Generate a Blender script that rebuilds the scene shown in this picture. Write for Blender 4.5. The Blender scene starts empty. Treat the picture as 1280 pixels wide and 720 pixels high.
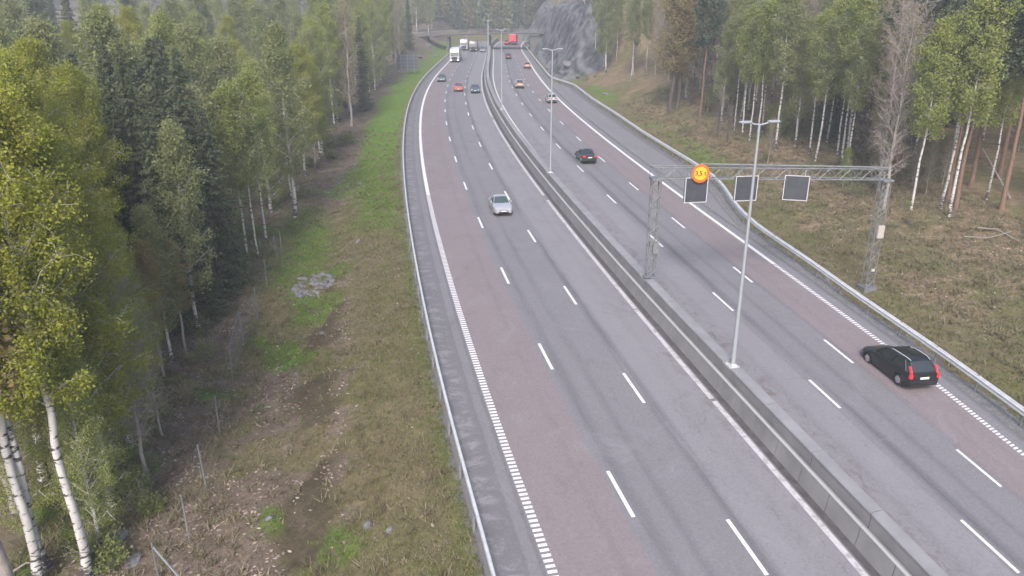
import bpy, math, random
import numpy as np
from mathutils import Vector, Matrix
R = math.radians
SC = bpy.context.scene
COL = SC.collection
# ------------------------------------------------------------------ camera, sky, sun, exposure
cd = bpy.data.cameras.new('camera'); cam = bpy.data.objects.new('camera', cd); COL.objects.link(cam)
cam.location = (0, 0, 20.2); cam.rotation_euler = (R(90-19.5), 0, 0)
cd.sensor_width = 36.0; cd.lens = 36.0*913.0/1280.0; cd.clip_start = 0.1; cd.clip_end = 3000
SC.camera = cam
W = bpy.data.worlds.new('World'); SC.world = W; W.use_nodes = True
nt = W.node_tree; sky = nt.nodes.new('ShaderNodeTexSky'); sky.sky_type = 'NISHITA'; sky.sun_disc = False
SUN_EL, SUN_AZ = R(42), R(188)
sky.sun_elevation = SUN_EL; sky.sun_rotation = SUN_AZ; sky.air_density = 1.0; sky.dust_density = 3.5; sky.ozone_density = 1.0
bg = nt.nodes['Background']; nt.links.new(sky.outputs[0], bg.inputs[0]); bg.inputs[1].default_value = 0.15
sl = bpy.data.lights.new('sun', 'SUN'); sl.energy = 1.8; sl.angle = R(16); sl.color = (1.0, 0.95, 0.9)
so = bpy.data.objects.new('sun', sl); COL.objects.link(so)
_sd = Vector((math.sin(SUN_AZ)*math.cos(SUN_EL), math.cos(SUN_AZ)*math.cos(SUN_EL), math.sin(SUN_EL)))
so.rotation_euler = _sd.to_track_quat('Z', 'Y').to_euler()
SC.view_settings.view_transform = 'Standard'; SC.view_settings.look = 'None'
SC.view_settings.gamma = 1.0; SC.view_settings.use_curve_mapping = False
SC.view_settings.exposure = 0.95
HAZE_DENSITY = 0.00115
SC.cycles.max_bounces = 12; SC.cycles.diffuse_bounces = 7; SC.cycles.transmission_bounces = 8
# ------------------------------------------------------------------ the lie of the land
F_PX, PITCH, CAM_Z = 913.0, math.radians(19.5), 20.2      # focal length in photo pixels (1280 wide), tilt, height
# road table: a row every 8 m along the motorway, five points across it (metres from the median: see NODES)
NODES = (-15.0, -8.2, 0.0, 8.2, 14.0)
ROAD = [((5.65,-11.60), (12.58,-9.62), (20.07,-5.96), (25.81,-1.39), (28.51,2.41)),
((3.78,-3.24), (10.78,-1.38), (18.47,1.94), (24.63,6.03), (27.77,9.39)),
((1.90,5.12), (8.97,6.87), (16.87,9.85), (23.45,13.46), (27.03,16.37)),
((0.03,13.48), (7.17,15.11), (15.27,17.76), (22.26,20.88), (26.29,23.35)),
((-1.84,21.83), (5.37,23.35), (13.68,25.66), (21.08,28.31), (25.55,30.33)),
((-3.76,30.10), (3.54,31.46), (12.12,33.37), (20.04,35.40), (25.09,36.91)),
((-5.58,38.55), (1.76,39.84), (10.48,41.47), (18.71,43.16), (24.07,44.29)),
((-7.29,47.11), (0.06,48.29), (8.85,49.75), (17.26,51.16), (22.84,52.06)),
((-8.88,55.61), (-1.55,56.79), (7.27,58.09), (15.79,59.27), (21.54,60.06)),
((-10.38,64.06), (-3.07,65.19), (5.75,66.43), (14.35,67.44), (20.19,68.06)),
((-11.77,72.45), (-4.49,73.58), (4.32,74.71), (12.96,75.61), (18.88,76.17)),
((-13.05,80.74), (-5.82,81.86), (2.97,82.93), (11.64,83.78), (17.61,84.22)),
((-14.24,88.95), (-7.04,90.08), (1.72,91.09), (10.40,91.88), (16.39,92.22)),
((-15.31,97.06), (-8.16,98.18), (0.56,99.20), (9.24,99.92), (15.25,100.21)),
((-16.29,105.10), (-9.18,106.22), (-0.50,107.23), (8.17,107.91), (14.19,108.13)),
((-17.16,113.08), (-10.10,114.20), (-1.45,115.16), (7.19,115.78), (13.22,116.00)),
((-17.93,120.94), (-10.91,122.06), (-2.30,123.02), (6.31,123.63), (12.34,123.80)),
((-18.59,128.69), (-11.61,129.81), (-3.06,130.82), (5.53,131.38), (11.55,131.49)),
((-19.15,136.37), (-12.22,137.49), (-3.71,138.50), (4.84,139.00), (10.86,139.17)),
((-19.62,143.93), (-12.73,145.11), (-4.27,146.06), (4.25,146.62), (10.24,146.68)),
((-19.99,151.38), (-13.14,152.55), (-4.74,153.56), (3.74,154.06), (9.71,154.17)),
((-20.29,158.76), (-13.48,159.94), (-5.12,160.94), (3.31,161.45), (9.26,161.50)),
((-20.50,165.98), (-13.74,167.20), (-5.43,168.21), (2.95,168.71), (8.87,168.77)),
((-20.66,173.13), (-13.94,174.30), (-5.68,175.31), (2.65,175.86), (8.55,175.92)),
((-20.76,180.11), (-14.08,181.34), (-5.88,182.34), (2.41,182.90), (8.27,182.95)),
((-20.82,186.97), (-14.19,188.26), (-6.03,189.26), (2.20,189.82), (8.03,189.87)),
((-20.86,193.78), (-14.26,195.01), (-6.16,196.07), (2.02,196.62), (7.82,196.68)),
((-20.87,200.42), (-14.31,201.70), (-6.27,202.76), (1.86,203.32), (7.62,203.37)),
((-20.88,207.00), (-14.36,208.28), (-6.37,209.39), (1.71,209.95), (7.43,210.01)),
((-20.89,213.46), (-14.42,214.80), (-6.47,215.92), (1.56,216.47), (7.24,216.58)),
((-20.93,219.93), (-14.48,221.27), (-6.58,222.38), (1.39,223.00), (7.04,223.11)),
((-20.98,226.34), (-14.57,227.68), (-6.72,228.85), (1.21,229.46), (6.83,229.57)),
((-21.05,232.75), (-14.68,234.15), (-6.86,235.26), (1.02,235.93), (6.60,236.04)),
((-21.15,239.28), (-14.80,240.62), (-7.03,241.79), (0.81,242.46), (6.37,242.57)),
((-21.27,245.86), (-14.94,247.20), (-7.21,248.37), (0.60,248.99), (6.13,249.16)),
((-21.40,252.62), (-15.09,253.90), (-7.38,255.02), (0.40,255.69), (5.91,255.86)),
((-21.51,259.49), (-15.22,260.78), (-7.53,261.89), (0.22,262.51), (5.72,262.68)),
((-21.59,266.59), (-15.31,267.82), (-7.64,268.89), (0.10,269.50), (5.58,269.62)),
((-21.59,273.93), (-15.32,275.05), (-7.66,276.06), (0.07,276.62), (5.55,276.79)),
((-21.47,281.50), (-15.20,282.56), (-7.55,283.46), (0.17,283.97), (5.64,284.14)),
((-21.14,289.25), (-14.89,290.21), (-7.25,291.05), (0.45,291.56), (5.93,291.61)),
((-20.54,297.24), (-14.31,298.09), (-6.70,298.88), (1.00,299.27), (6.47,299.33)),
((-19.54,305.37), (-13.35,306.16), (-5.79,306.84), (1.87,307.18), (7.32,307.23))]
S0, DS = -8.0, 8.0
_R = np.array(ROAD)                                        # (rows, 5, 2)
def zr(y):                                                 # height of the carriageway at forward distance y
    y = np.asarray(y, float)
    t = np.clip(y, 0, 335)
    z = 0.04785185*t + 0.03047701*t**2/100 - 0.02123999*t**3/1e4 + 0.0038105*t**4/1e6
    return z + np.minimum(y, 0)*0.048 + np.maximum(y-335, 0)*0.06
def road_xy(s, off):
    """Point of the road surface at station s (m along) and offset (m right of the median line)."""
    s = np.asarray(s, float); off = np.asarray(off, float)
    s, off = np.broadcast_arrays(s, off)
    i = np.clip(np.floor((s-S0)/DS).astype(int), 0, len(_R)-2); f = (s-S0)/DS-i
    k = np.clip(np.searchsorted(NODES, off)-1, 0, 3); N = np.array(NODES); g = (off-N[k])/(N[k+1]-N[k])
    # Catmull-Rom along, linear across
    def P(j): 
        j = np.clip(j, 0, len(_R)-1)
        return _R[j, k]*(1-g)[..., None] + _R[j, k+1]*g[..., None]
    p0, p1, p2, p3 = P(i-1), P(i), P(i+1), P(i+2); f = f[..., None]
    return 0.5*(2*p1+(p2-p0)*f+(2*p0-5*p1+4*p2-p3)*f*f+(3*p1-p0-3*p2+p3)*f**3)
def road3(s, off, h=0.0):
    p = road_xy(s, off)
    return np.concatenate([p, (zr(p[..., 1])+h)[..., None]], -1)
_ss = np.linspace(-8, 334, 343)
_cl, _ll, _rl = road_xy(_ss, 0.0), road_xy(_ss, -14.1), road_xy(_ss, 13.6)
def left_x(y): return np.interp(y, _ll[:, 1], _ll[:, 0])   # x of the left guardrail line at forward distance y
RAIL_R = [(26.5, 8.0), (26.9, 16.0)]                       # right guardrail line, filled in below from the photograph's bends
def right_x(y):
    a = np.array(RAIL_R); return np.interp(y, a[:, 1], a[:, 0])
def sm(a, b, t):
    t = np.clip((t-a)/(b-a), 0, 1); return t*t*(3-2*t)
def wav(x, y, k, seed):                                    # cheap smooth undulation
    r = random.Random(seed); v = 0
    for j in range(5):
        a = r.uniform(0, 6.28); q = k*(0.6+0.35*j); v = v+np.sin((x*math.cos(a)+y*math.sin(a))*q+r.uniform(0, 6.28))/(1+0.5*j)
    return v/2.2
def ground(x, y):
    x = np.asarray(x, float); y = np.asarray(y, float)
    z = zr(y)
    ul, ur = left_x(y)-x, x-right_x(y)
    # left: bank down from the rail, a flat ditch floor, then the forest floor
    L = -0.16+0.14*sm(0.0, 0.35, ul)-1.5*sm(0.6, 8.0, ul)*(1-sm(90, 190, y)) - 0.5*sm(8, 16, ul)*(1-sm(90, 190, y)) + 0.035*np.maximum(ul-16, 0)
    L = L + wav(x, y, 0.35, 3)*0.22*sm(3, 9, ul) + wav(x, y, 1.3, 5)*0.06*sm(2, 6, ul)
    L = L + 5.0*sm(2, 14, ul)*sm(205, 232, y)*(1-sm(330, 360, y)*0)
    # right: shallow ditch, forest floor rising away from the road, the rock cutting further on
    R = -0.16-0.45*np.exp(-((ur-2.2)/1.6)**2)*(1-sm(120, 150, y)) + 0.10*np.maximum(ur-4, 0)
    R = R + wav(x, y, 0.3, 11)*0.3*sm(3, 9, ur) + wav(x, y, 1.2, 12)*0.07*sm(2, 6, ur)
    R = R + 5.5*sm(4, 22, ur)*sm(75, 165, y)
    R = R + 12.5*sm(1.5, 10.5, ur)*sm(168, 196, y+0.4*ur)*(1-0.25*sm(250, 320, y))
    z = z + np.where(ul > 0, L, np.where(ur > 0, R, -0.16))
    far = np.maximum(y-330, 0)
    return z + 0.30*far*sm(0, 60, far)
def spot(px, py, h=0.0, surf=ground, tmax=460):
    """Where the sight line through a point of the photograph meets the land (h above it)."""
    dx, dv = (px-640)/F_PX, (py-360)/F_PX
    dy, dz = math.cos(PITCH)-dv*math.sin(PITCH), -math.sin(PITCH)-dv*math.cos(PITCH)
    t = np.linspace(6, tmax, 9000)
    g = CAM_Z+t*dz-surf(t*dx, t*dy)-h
    i = int(np.argmax(g < 0))
    return float(t[i]*dx), float(t[i]*dy), float(surf(t[i]*dx, t[i]*dy))
def height_to(x, y, z, py):
    """Height above (x, y, z) of the point whose sight line sits at image row py."""
    dv = (py-360)/F_PX
    k = (math.sin(PITCH)+dv*math.cos(PITCH))/(math.cos(PITCH)-dv*math.sin(PITCH))
    return CAM_Z-y*k-z
for _p in [(1279, 513), (1207, 460.6), (1160, 427.5), (1061, 361), (1017.5, 328.7), (943.7, 280), (935, 272.5), (915, 250), (902, 227.5), (887.5, 216),
           (870, 204.4), (837.5, 185), (801, 162.5), (768, 140), (739.4, 122), (716.7, 104.5), (690, 96.5), (686.7, 94.4), (673, 77.8), (659, 60), (652, 54)]:
    _q = spot(*_p, h=0.7, surf=lambda x, y: zr(y)); RAIL_R.append((_q[0], _q[1]))
# ------------------------------------------------------------------ helpers
class MB:
    """Collects shapes and links them as ONE mesh object."""
    def __init__(s): s.v, s.f, s.m = [], [], []
    def add(s, vs, fs, m=0):
        o = len(s.v); s.v += [tuple(map(float, p)) for p in vs]
        s.f += [tuple(i+o for i in f) for f in fs]; s.m += [m]*len(fs)
    def box(s, c, d, m=0, rz=0.0, rx=0.0, ry=0.0, taper=1.0):
        M = Matrix.Rotation(rz, 3, 'Z') @ Matrix.Rotation(ry, 3, 'Y') @ Matrix.Rotation(rx, 3, 'X')
        vs = []
        for k in (-1, 1):
            t = taper if k > 0 else 1.0
            for a, b in ((-1, -1), (1, -1), (1, 1), (-1, 1)):
                vs.append(M @ Vector((a*d[0]/2*t, b*d[1]/2*t, k*d[2]/2))+Vector(c))
        s.add(vs, [(3, 2, 1, 0), (4, 5, 6, 7), (0, 1, 5, 4), (1, 2, 6, 5), (2, 3, 7, 6), (3, 0, 4, 7)], m)
    def bbox(s, c, d, b=0.03, m=0):                         # box with chamfered vertical edges and top
        x, y, z = d[0]/2, d[1]/2, d[2]/2
        ring = lambda i: [(x-i, y-b-i), (x-b-i, y-i), (-x+b+i, y-i), (-x+i, y-b-i), (-x+i, -y+b+i), (-x+b+i, -y+i), (x-b-i, -y+i), (x-i, -y+b+i)]
        s.loft([[(c[0]+p, c[1]+q, c[2]+h) for p, q in ring(i)] for h, i in ((-z, b*.5), (-z+b*.5, 0), (z-b, 0), (z, b))], True, True, m)
    def loft(s, rings, closed=True, caps=True, m=0):
        n = len(rings[0]); o = len(s.v)
        for r in rings: s.v += [tuple(map(float, p)) for p in r]
        fs = []
        for i in range(len(rings)-1):
            for j in range(n if closed else n-1):
                k = (j+1) % n
                fs.append((o+i*n+j, o+i*n+k, o+(i+1)*n+k, o+(i+1)*n+j))
        if caps:
            fs.append(tuple(o+j for j in reversed(range(n)))); fs.append(tuple(o+(len(rings)-1)*n+j for j in range(n)))
        s.f += fs; s.m += [m]*len(fs)
    def tube(s, pts, rad, n=6, m=0, caps=True):
        pts = [Vector(p) for p in pts]
        if not hasattr(rad, '__len__'): rad = [rad]*len(pts)
        rings = []
        for i, p in enumerate(pts):
            t = (pts[min(i+1, len(pts)-1)]-pts[max(i-1, 0)]).normalized()
            a = t.cross(Vector((0, 0, 1))) if abs(t.z) < 0.95 else t.cross(Vector((0, 1, 0)))
            a.normalize(); b = t.cross(a)
            rings.append([p+(a*math.cos(q)+b*math.sin(q))*rad[i] for q in [2*math.pi*j/n for j in range(n)]])
        s.loft(rings, True, caps, m)
    def disc(s, c, axis, r, d, n=20, m=0, r2=None):         # short cylinder along axis
        a = Vector(axis).normalized(); c = Vector(c)
        s.tube([c-a*d/2, c+a*d/2], [r, r if r2 is None else r2], n, m)
    def build(s, name, mats, parent=None, smooth=30):
        me = bpy.data.meshes.new(name); me.from_pydata(s.v, [], s.f)
        for q in (mats if isinstance(mats, (list, tuple)) else [mats]): me.materials.append(q)
        if len(me.materials) > 1: me.polygons.foreach_set('material_index', s.m)
        if smooth:
            me.polygons.foreach_set('use_smooth', [True]*len(me.polygons)); me.set_sharp_from_angle(angle=R(smooth))
        me.update()
        o = bpy.data.objects.new(name, me); COL.objects.link(o)
        if parent is not None: o.parent = parent
        return o
def np_mesh(name, V, Q, mat, parent=None, mi=None, attrs=None, smooth=False):
    """Fast mesh from arrays: V (n,3), Q (m,4) or (m,3)."""
    V = np.asarray(V, np.float32); Q = np.asarray(Q, np.int32); k = Q.shape[1]
    me = bpy.data.meshes.new(name); me.vertices.add(len(V)); me.vertices.foreach_set('co', V.ravel())
    me.loops.add(Q.size); me.loops.foreach_set('vertex_index', Q.ravel())
    me.polygons.add(len(Q)); me.polygons.foreach_set('loop_start', np.arange(0, Q.size, k, dtype=np.int32))
    me.polygons.foreach_set('loop_total', np.full(len(Q), k, np.int32))
    for q in (mat if isinstance(mat, (list, tuple)) else [mat]): me.materials.append(q)
    if mi is not None: me.polygons.foreach_set('material_index', np.asarray(mi, np.int32))
    if smooth: me.polygons.foreach_set('use_smooth', np.ones(len(Q), bool))
    for nm, a in (attrs or {}).items():
        at = me.attributes.new(nm, 'FLOAT', 'POINT'); at.data.foreach_set('value', np.asarray(a, np.float32))
    me.update(calc_edges=True); me.validate()
    o = bpy.data.objects.new(name, me); COL.objects.link(o)
    if parent is not None: o.parent = parent
    return o
def empty(name, loc, rz=0.0):
    o = bpy.data.objects.new(name, None); COL.objects.link(o); o.location = loc; o.rotation_euler = (0, 0, rz); o.empty_display_size = 0.3; return o
def tag(o, label=None, cat=None, group=None, kind=None):
    if label: o['label'] = label
    if cat: o['category'] = cat
    if group: o['group'] = group
    if kind: o['kind'] = kind
    return o
def copy_tree(o, parent=None):
    c = o.copy(); COL.objects.link(c)
    if parent is not None: c.parent = parent
    for ch in KIDS.get(o.name, []): copy_tree(ch, c)
    return c
KIDS = {}
def remember(o):                                            # notes a finished thing's children so that copies are quick
    KIDS[o.name] = list(o.children)
    for c in o.children: remember(c)
    return o
def grid_quads(nr, nc):
    i = np.arange(nr-1)[:, None]*nc+np.arange(nc-1)[None]; i = i.ravel()
    return np.stack([i, i+1, i+nc+1, i+nc], 1)

# ------------------------------------------------------------------ materials
def mat(name, col, rough=0.6, metal=0.0, emit=None, es=0.0, spec=0.5, coat=0.0):
    m = bpy.data.materials.new(name); m.use_nodes = True; b = m.node_tree.nodes['Principled BSDF']
    b.inputs['Base Color'].default_value = (*col, 1); b.inputs['Roughness'].default_value = rough; b.inputs['Metallic'].default_value = metal
    b.inputs['Specular IOR Level'].default_value = spec; b.inputs['Coat Weight'].default_value = coat
    if emit: b.inputs['Emission Color'].default_value = (*emit, 1); b.inputs['Emission Strength'].default_value = es
    return m
class NT:
    """Small wrapper for wiring node trees."""
    def __init__(s, name):
        s.m = bpy.data.materials.new(name); s.m.use_nodes = True; s.t = s.m.node_tree; s.b = s.t.nodes['Principled BSDF']
    def n(s, typ, **kw):
        q = s.t.nodes.new(typ)
        for k, v in kw.items(): setattr(q, k, v)
        return q
    def l(s, a, b): s.t.links.new(a, b)
    def val(s, x):
        return x
    def math(s, op, a, b=None, c=None, clamp=False):
        q = s.n('ShaderNodeMath', operation=op, use_clamp=clamp)
        for i, v in enumerate((a, b, c)):
            if v is None: continue
            if isinstance(v, (int, float)): q.inputs[i].default_value = v
            else: s.l(v, q.inputs[i])
        return q.outputs[0]
    def noise(s, vec, scale, detail=4, rough=0.55, dist=0.0):
        q = s.n('ShaderNodeTexNoise'); q.inputs['Scale'].default_value = scale; q.inputs['Detail'].default_value = detail
        q.inputs['Roughness'].default_value = rough; q.inputs['Distortion'].default_value = dist
        if vec is not None: s.l(vec, q.inputs['Vector'])
        return q.outputs['Fac']
    def ramp(s, fac, stops):
        q = s.n('ShaderNodeValToRGB'); e = q.color_ramp.elements
        while len(e) < len(stops): e.new(0.5)
        for a, (p, c) in zip(e, stops):
            a.position = p; a.color = (*c, 1) if len(c) == 3 else c
        s.l(fac, q.inputs[0]); return q.outputs[0]
    def step(s, fac, a, b):                                  # smooth 0..1 between a and b
        q = s.n('ShaderNodeMapRange', interpolation_type='SMOOTHSTEP')
        q.inputs['From Min'].default_value = a; q.inputs['From Max'].default_value = b
        s.l(fac, q.inputs['Value']); return q.outputs[0]
    def mix(s, f, a, b, blend='MIX'):
        q = s.n('ShaderNodeMix', data_type='RGBA', blend_type=blend)
        for sock, v in ((q.inputs[0], f), (q.inputs[6], a), (q.inputs[7], b)):
            if isinstance(v, (int, float)): sock.default_value = v
            elif isinstance(v, tuple): sock.default_value = (*v, 1)
            else: s.l(v, sock)
        return q.outputs[2]
    def attr(s, name): return s.n('ShaderNodeAttribute', attribute_name=name).outputs['Fac']
    def pos(s): return s.n('ShaderNodeNewGeometry').outputs['Position']
    def obj(s): return s.n('ShaderNodeTexCoord').outputs['Object']
    def scale(s, vec, sc):
        q = s.n('ShaderNodeMapping'); q.inputs['Scale'].default_value = sc; s.l(vec, q.inputs[0]); return q.outputs[0]
    def bump(s, h, strength=0.3, dist=0.05):
        q = s.n('ShaderNodeBump'); q.inputs['Strength'].default_value = strength; q.inputs['Distance'].default_value = dist
        s.l(h, q.inputs['Height']); s.l(q.outputs[0], s.b.inputs['Normal'])
    def out(s, col, rough=0.8):
        if isinstance(col, tuple): s.b.inputs['Base Color'].default_value = (*col, 1)
        else: s.l(col, s.b.inputs['Base Color'])
        if isinstance(rough, (int, float)): s.b.inputs['Roughness'].default_value = rough
        else: s.l(rough, s.b.inputs['Roughness'])
        return s.m
def noisy(name, c1, c2, scale, rough=0.7, bump=0.0, detail=6, metal=0.0, sc=(1, 1, 1)):
    t = NT(name); p = t.scale(t.obj(), sc); f = t.noise(p, scale, detail)
    if 'bark' not in name and 'twig' not in name: c1, c2 = [tuple(v*0.8 for v in c) for c in (c1, c2)]   # tuned together with the exposure
    c = t.ramp(f, [(0.3, c1), (0.7, c2)])
    if bump: t.bump(f, bump, 0.03)
    t.b.inputs['Metallic'].default_value = metal
    return t.out(c, rough)
M = {}
def leaf_mat(name, c1, c2, c3, trans=0.35, rnd=0.5):
    """Leaf: colour varies leaf by leaf and tree by tree; some light passes through."""
    t = NT(name); g = t.n('ShaderNodeNewGeometry'); oi = t.n('ShaderNodeObjectInfo')
    f = t.math('ADD', t.math('MULTIPLY', g.outputs['Random Per Island'], 1-rnd), t.math('MULTIPLY', oi.outputs['Random'], rnd))
    f = t.math('ADD', t.math('MULTIPLY', f, 0.6), t.math('MULTIPLY', t.step(t.noise(t.obj(), 0.55, 3), 0.36, 0.64), 0.4))
    c = t.ramp(f, [(0.1, c1), (0.5, c2), (0.9, c3)])
    t.out(c, 0.55); t.b.inputs['Specular IOR Level'].default_value = 0.25
    tr = t.n('ShaderNodeBsdfTranslucent'); t.l(c, tr.inputs[0]); mx = t.n('ShaderNodeMixShader'); mx.inputs[0].default_value = trans
    o = t.t.nodes['Material Output']; t.l(t.b.outputs[0], mx.inputs[1]); t.l(tr.outputs[0], mx.inputs[2]); t.l(mx.outputs[0], o.inputs[0])
    return t.m
M['birch_leaf'] = leaf_mat('birch_leaf', (0.24, 0.29, 0.08), (0.30, 0.34, 0.10), (0.36, 0.38, 0.13), 0.48, 0.35)
M['bright_leaf'] = leaf_mat('bright_leaf', (0.25, 0.29, 0.045), (0.32, 0.34, 0.055), (0.38, 0.37, 0.085), 0.48, 0.35)
M['bronze_leaf'] = leaf_mat('bronze_leaf', (0.27, 0.22, 0.10), (0.32, 0.26, 0.13), (0.30, 0.28, 0.10), 0.48, 0.35)
M['pale_leaf'] = leaf_mat('pale_leaf', (0.21, 0.25, 0.10), (0.26, 0.29, 0.125), (0.31, 0.32, 0.15), 0.48, 0.35)
M['spruce_needle'] = leaf_mat('spruce_needle', (0.085, 0.115, 0.065), (0.12, 0.15, 0.085), (0.165, 0.19, 0.11), 0.35)
M['pine_needle'] = leaf_mat('pine_needle', (0.06, 0.09, 0.06), (0.085, 0.115, 0.07), (0.11, 0.135, 0.085), 0.2)
M['shrub_leaf'] = leaf_mat('shrub_leaf', (0.16, 0.20, 0.06), (0.21, 0.24, 0.08), (0.25, 0.25, 0.11), 0.45, 0.3)
M['blossom'] = leaf_mat('blossom', (0.45, 0.5, 0.38), (0.6, 0.62, 0.5), (0.3, 0.38, 0.18))
M['twig'] = noisy('twig', (0.24, 0.205, 0.195), (0.36, 0.31, 0.29), 6, 0.85)
M['dark_bark'] = noisy('dark_bark', (0.05, 0.042, 0.038), (0.12, 0.10, 0.09), 5, 0.9, 0.5, sc=(3, 3, 0.6))
M['grey_bark'] = noisy('grey_bark', (0.22, 0.195, 0.18), (0.37, 0.33, 0.31), 5, 0.9, 0.4, sc=(3, 3, 0.6))
M['pine_bark'] = noisy('pine_bark', (0.12, 0.075, 0.055), (0.24, 0.15, 0.11), 5, 0.9, 0.4, sc=(3, 3, 0.6))
def birch_bark():
    t = NT('birch_bark'); o = t.obj()
    a = t.noise(t.scale(o, (2.0, 2.0, 7.0)), 1.0, 3, 0.6)
    z = t.n('ShaderNodeSeparateXYZ'); t.l(o, z.inputs[0])
    low = t.step(z.outputs[2], 2.2, 0.0)
    th = t.math('ADD', a, t.math('MULTIPLY', low, 0.16))
    dark = t.step(th, 0.56, 0.63)
    w = t.noise(t.scale(o, (3, 3, 1)), 1.0, 3)
    c = t.mix(dark, t.ramp(w, [(0.3, (0.36, 0.345, 0.34)), (0.7, (0.56, 0.54, 0.535))]), (0.05, 0.045, 0.045))
    return t.out(c, 0.7)
M['birch_bark'] = birch_bark()
M['galv'] = noisy('galvanised_steel', (0.20, 0.215, 0.225), (0.30, 0.315, 0.325), 3, 0.5, 0, metal=0.3)
M['pale_galv'] = noisy('pale_galvanised_steel', (0.62, 0.63, 0.66), (0.78, 0.79, 0.82), 3, 0.4, 0, metal=0.2)
M['dull_steel'] = noisy('weathered_steel', (0.22, 0.23, 0.25), (0.34, 0.35, 0.37), 4, 0.55, 0, metal=0.35)
M['lamp_paint'] = mat('lamp_paint', (0.32, 0.345, 0.375), 0.45, 0.2)
M['tyre'] = mat('tyre', (0.018, 0.018, 0.019), 0.85)
M['rim'] = mat('alloy', (0.5, 0.5, 0.52), 0.3, 0.8)
M['glass'] = mat('car_glass', (0.026, 0.031, 0.035), 0.06, 0, spec=0.8)
M['screen_glass'] = mat('windscreen_glass', (0.05, 0.075, 0.08), 0.08, 0, spec=0.8)
M['black_trim'] = mat('black_trim', (0.02, 0.02, 0.022), 0.6)
M['plate'] = mat('number_plate', (0.72, 0.72, 0.72), 0.5)
M['lamp_on'] = mat('headlight_on', (0.9, 0.9, 0.9), 0.2, 0, (1.0, 0.97, 0.95), 1.4)
M['lamp_off'] = mat('headlight_glass', (0.55, 0.57, 0.6), 0.12, 0.2)
M['tail_on'] = mat('tail_light_on', (0.5, 0.02, 0.02), 0.25, 0, (1.0, 0.05, 0.08), 0.3)
M['tail_off'] = mat('tail_light_lens', (0.28, 0.015, 0.02), 0.2)
M['brake_on'] = mat('brake_light_on', (0.6, 0.03, 0.03), 0.25, 0, (1.0, 0.06, 0.08), 1.3)
# ------------------------------------------------------------------ ground
def axis(parts):
    a = []
    for lo, hi, st in parts: a += list(np.arange(lo, hi, st))
    return np.array(a+[parts[-1][1]])
gx = axis([(-330, -60, 9), (-60, -34, 1.5), (-34, 46, 0.55), (46, 70, 1.5), (70, 330, 9)])
gy = axis([(-40, 8, 3), (8, 72, 0.55), (72, 150, 1.1), (150, 330, 1.8), (330, 600, 9)])
GX, GY = np.meshgrid(gx, gy)
def lush_at(x, y):                                          # 0..1: fresh green grass
    ul, ur = left_x(y)-x, x-right_x(y)
    e, e2 = wav(x, y, 0.5, 21), wav(x, y, 1.7, 24)
    strip = sm(50, 78, y+7*e)*sm(0.1, 1.2, ul)*(1-sm(4.6, 7.6, ul+1.3*e+0.5*e2))*(0.6+0.4*sm(-0.8, 0.4, e2))*(1-0.25*sm(120, 200, y))*(1-sm(285, 325, y))
    glade = 0.95*np.exp(-((ul-9.5-0.6*e)/2.6)**2)*sm(50, 56, y+2*e2)*(1-sm(66, 78, y+3*e))
    patch = 0.8*sm(0.15, 0.75, wav(x, y, 0.75, 22)+0.25*e2)*sm(3.5, 6, ul)*(1-sm(21, 25, ul))*(1-sm(70, 110, y))
    edge = 0.45*sm(1.6, 0.3, ul)*(1-sm(60, 90, y))
    L = np.maximum(np.maximum(strip, glade), np.maximum(patch, edge))
    Rr = sm(0.05, 0.5, wav(x, y, 0.33, 23)+0.2+0.3*e2)*sm(1.0, 3, ur)*(1-sm(4.5, 8, ur))*0.6*(0.25+0.75*sm(52, 70, y))
    return np.clip(np.where(ul > 0, L, Rr), 0, 1)
def litter_at(x, y):                                        # 0..1: bare soil and dead leaves
    ul, ur = left_x(y)-x, x-right_x(y)
    e, e2 = wav(x, y, 0.6, 31), wav(x, y, 1.5, 34)
    near = 0.95*sm(5.2, 8.0, ul+1.6*e)*sm(-0.4, 0.45, wav(x, y, 0.55, 32)+0.45*e2+0.25*sm(14, 20, ul))*(1-sm(58, 75, y))
    bank = sm(5.4, 7.2, ul+1.2*e)*(0.45+0.55*sm(-0.5, 0.3, e2))*sm(62, 76, y)
    ditch = 0.85*np.exp(-((ul-5.6-0.7*e)/1.0)**2)*sm(-0.6, .3, e2)*(1-sm(55, 70, y))
    L = np.maximum(np.maximum(near, bank), ditch)*(1-0.9*np.exp(-((ul-9.5)/3)**2)*sm(50, 56, y)*(1-sm(66, 78, y)))
    Rr = sm(2.0, 6, ur+2*e)*sm(-0.6, 0.6, wav(x, y, 0.4, 33)+0.15+0.6*e2)*0.85
    return np.clip(np.where(ul > 0, L, Rr), 0, 1)
def moss_at(x, y):                                          # 0..1: dark brown moss in the damp hollow of the left verge
    ul = left_x(y)-x; e, e2 = wav(x, y, 0.7, 61), wav(x, y, 2.0, 62)
    return 0.95*np.clip(sm(0.05, 0.6, e+0.9*e2+0.2)*np.exp(-((ul-6.4-0.8*e-0.5*e2)/1.7)**2)*(1-sm(48, 62, y)), 0, 1)
def gravel_at(x, y):
    ul, ur = left_x(y)-x, x-right_x(y)
    return np.clip(np.where(ul > -0.6, 0.8*sm(0.9, -0.1, ul), 0)+np.where(ur > -3, sm(1.3, 0.3, ur+0.4*wav(x, y, 1.5, 41))*0.9, 0), 0, 1)
def rock_at(x, y):
    ur = x-right_x(y)
    return np.clip(sm(0.8, 2.2, ur)*(1-sm(11, 15, ur))*sm(166, 178, y+0.5*ur), 0, 1)
GZ = ground(GX, GY)
_rk = rock_at(GX, GY)
_dg = GX*0.22+GY*0.55+0.5*wav(GX, GY, 0.3, 53)              # slanting ledges of the blasted rock
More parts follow.
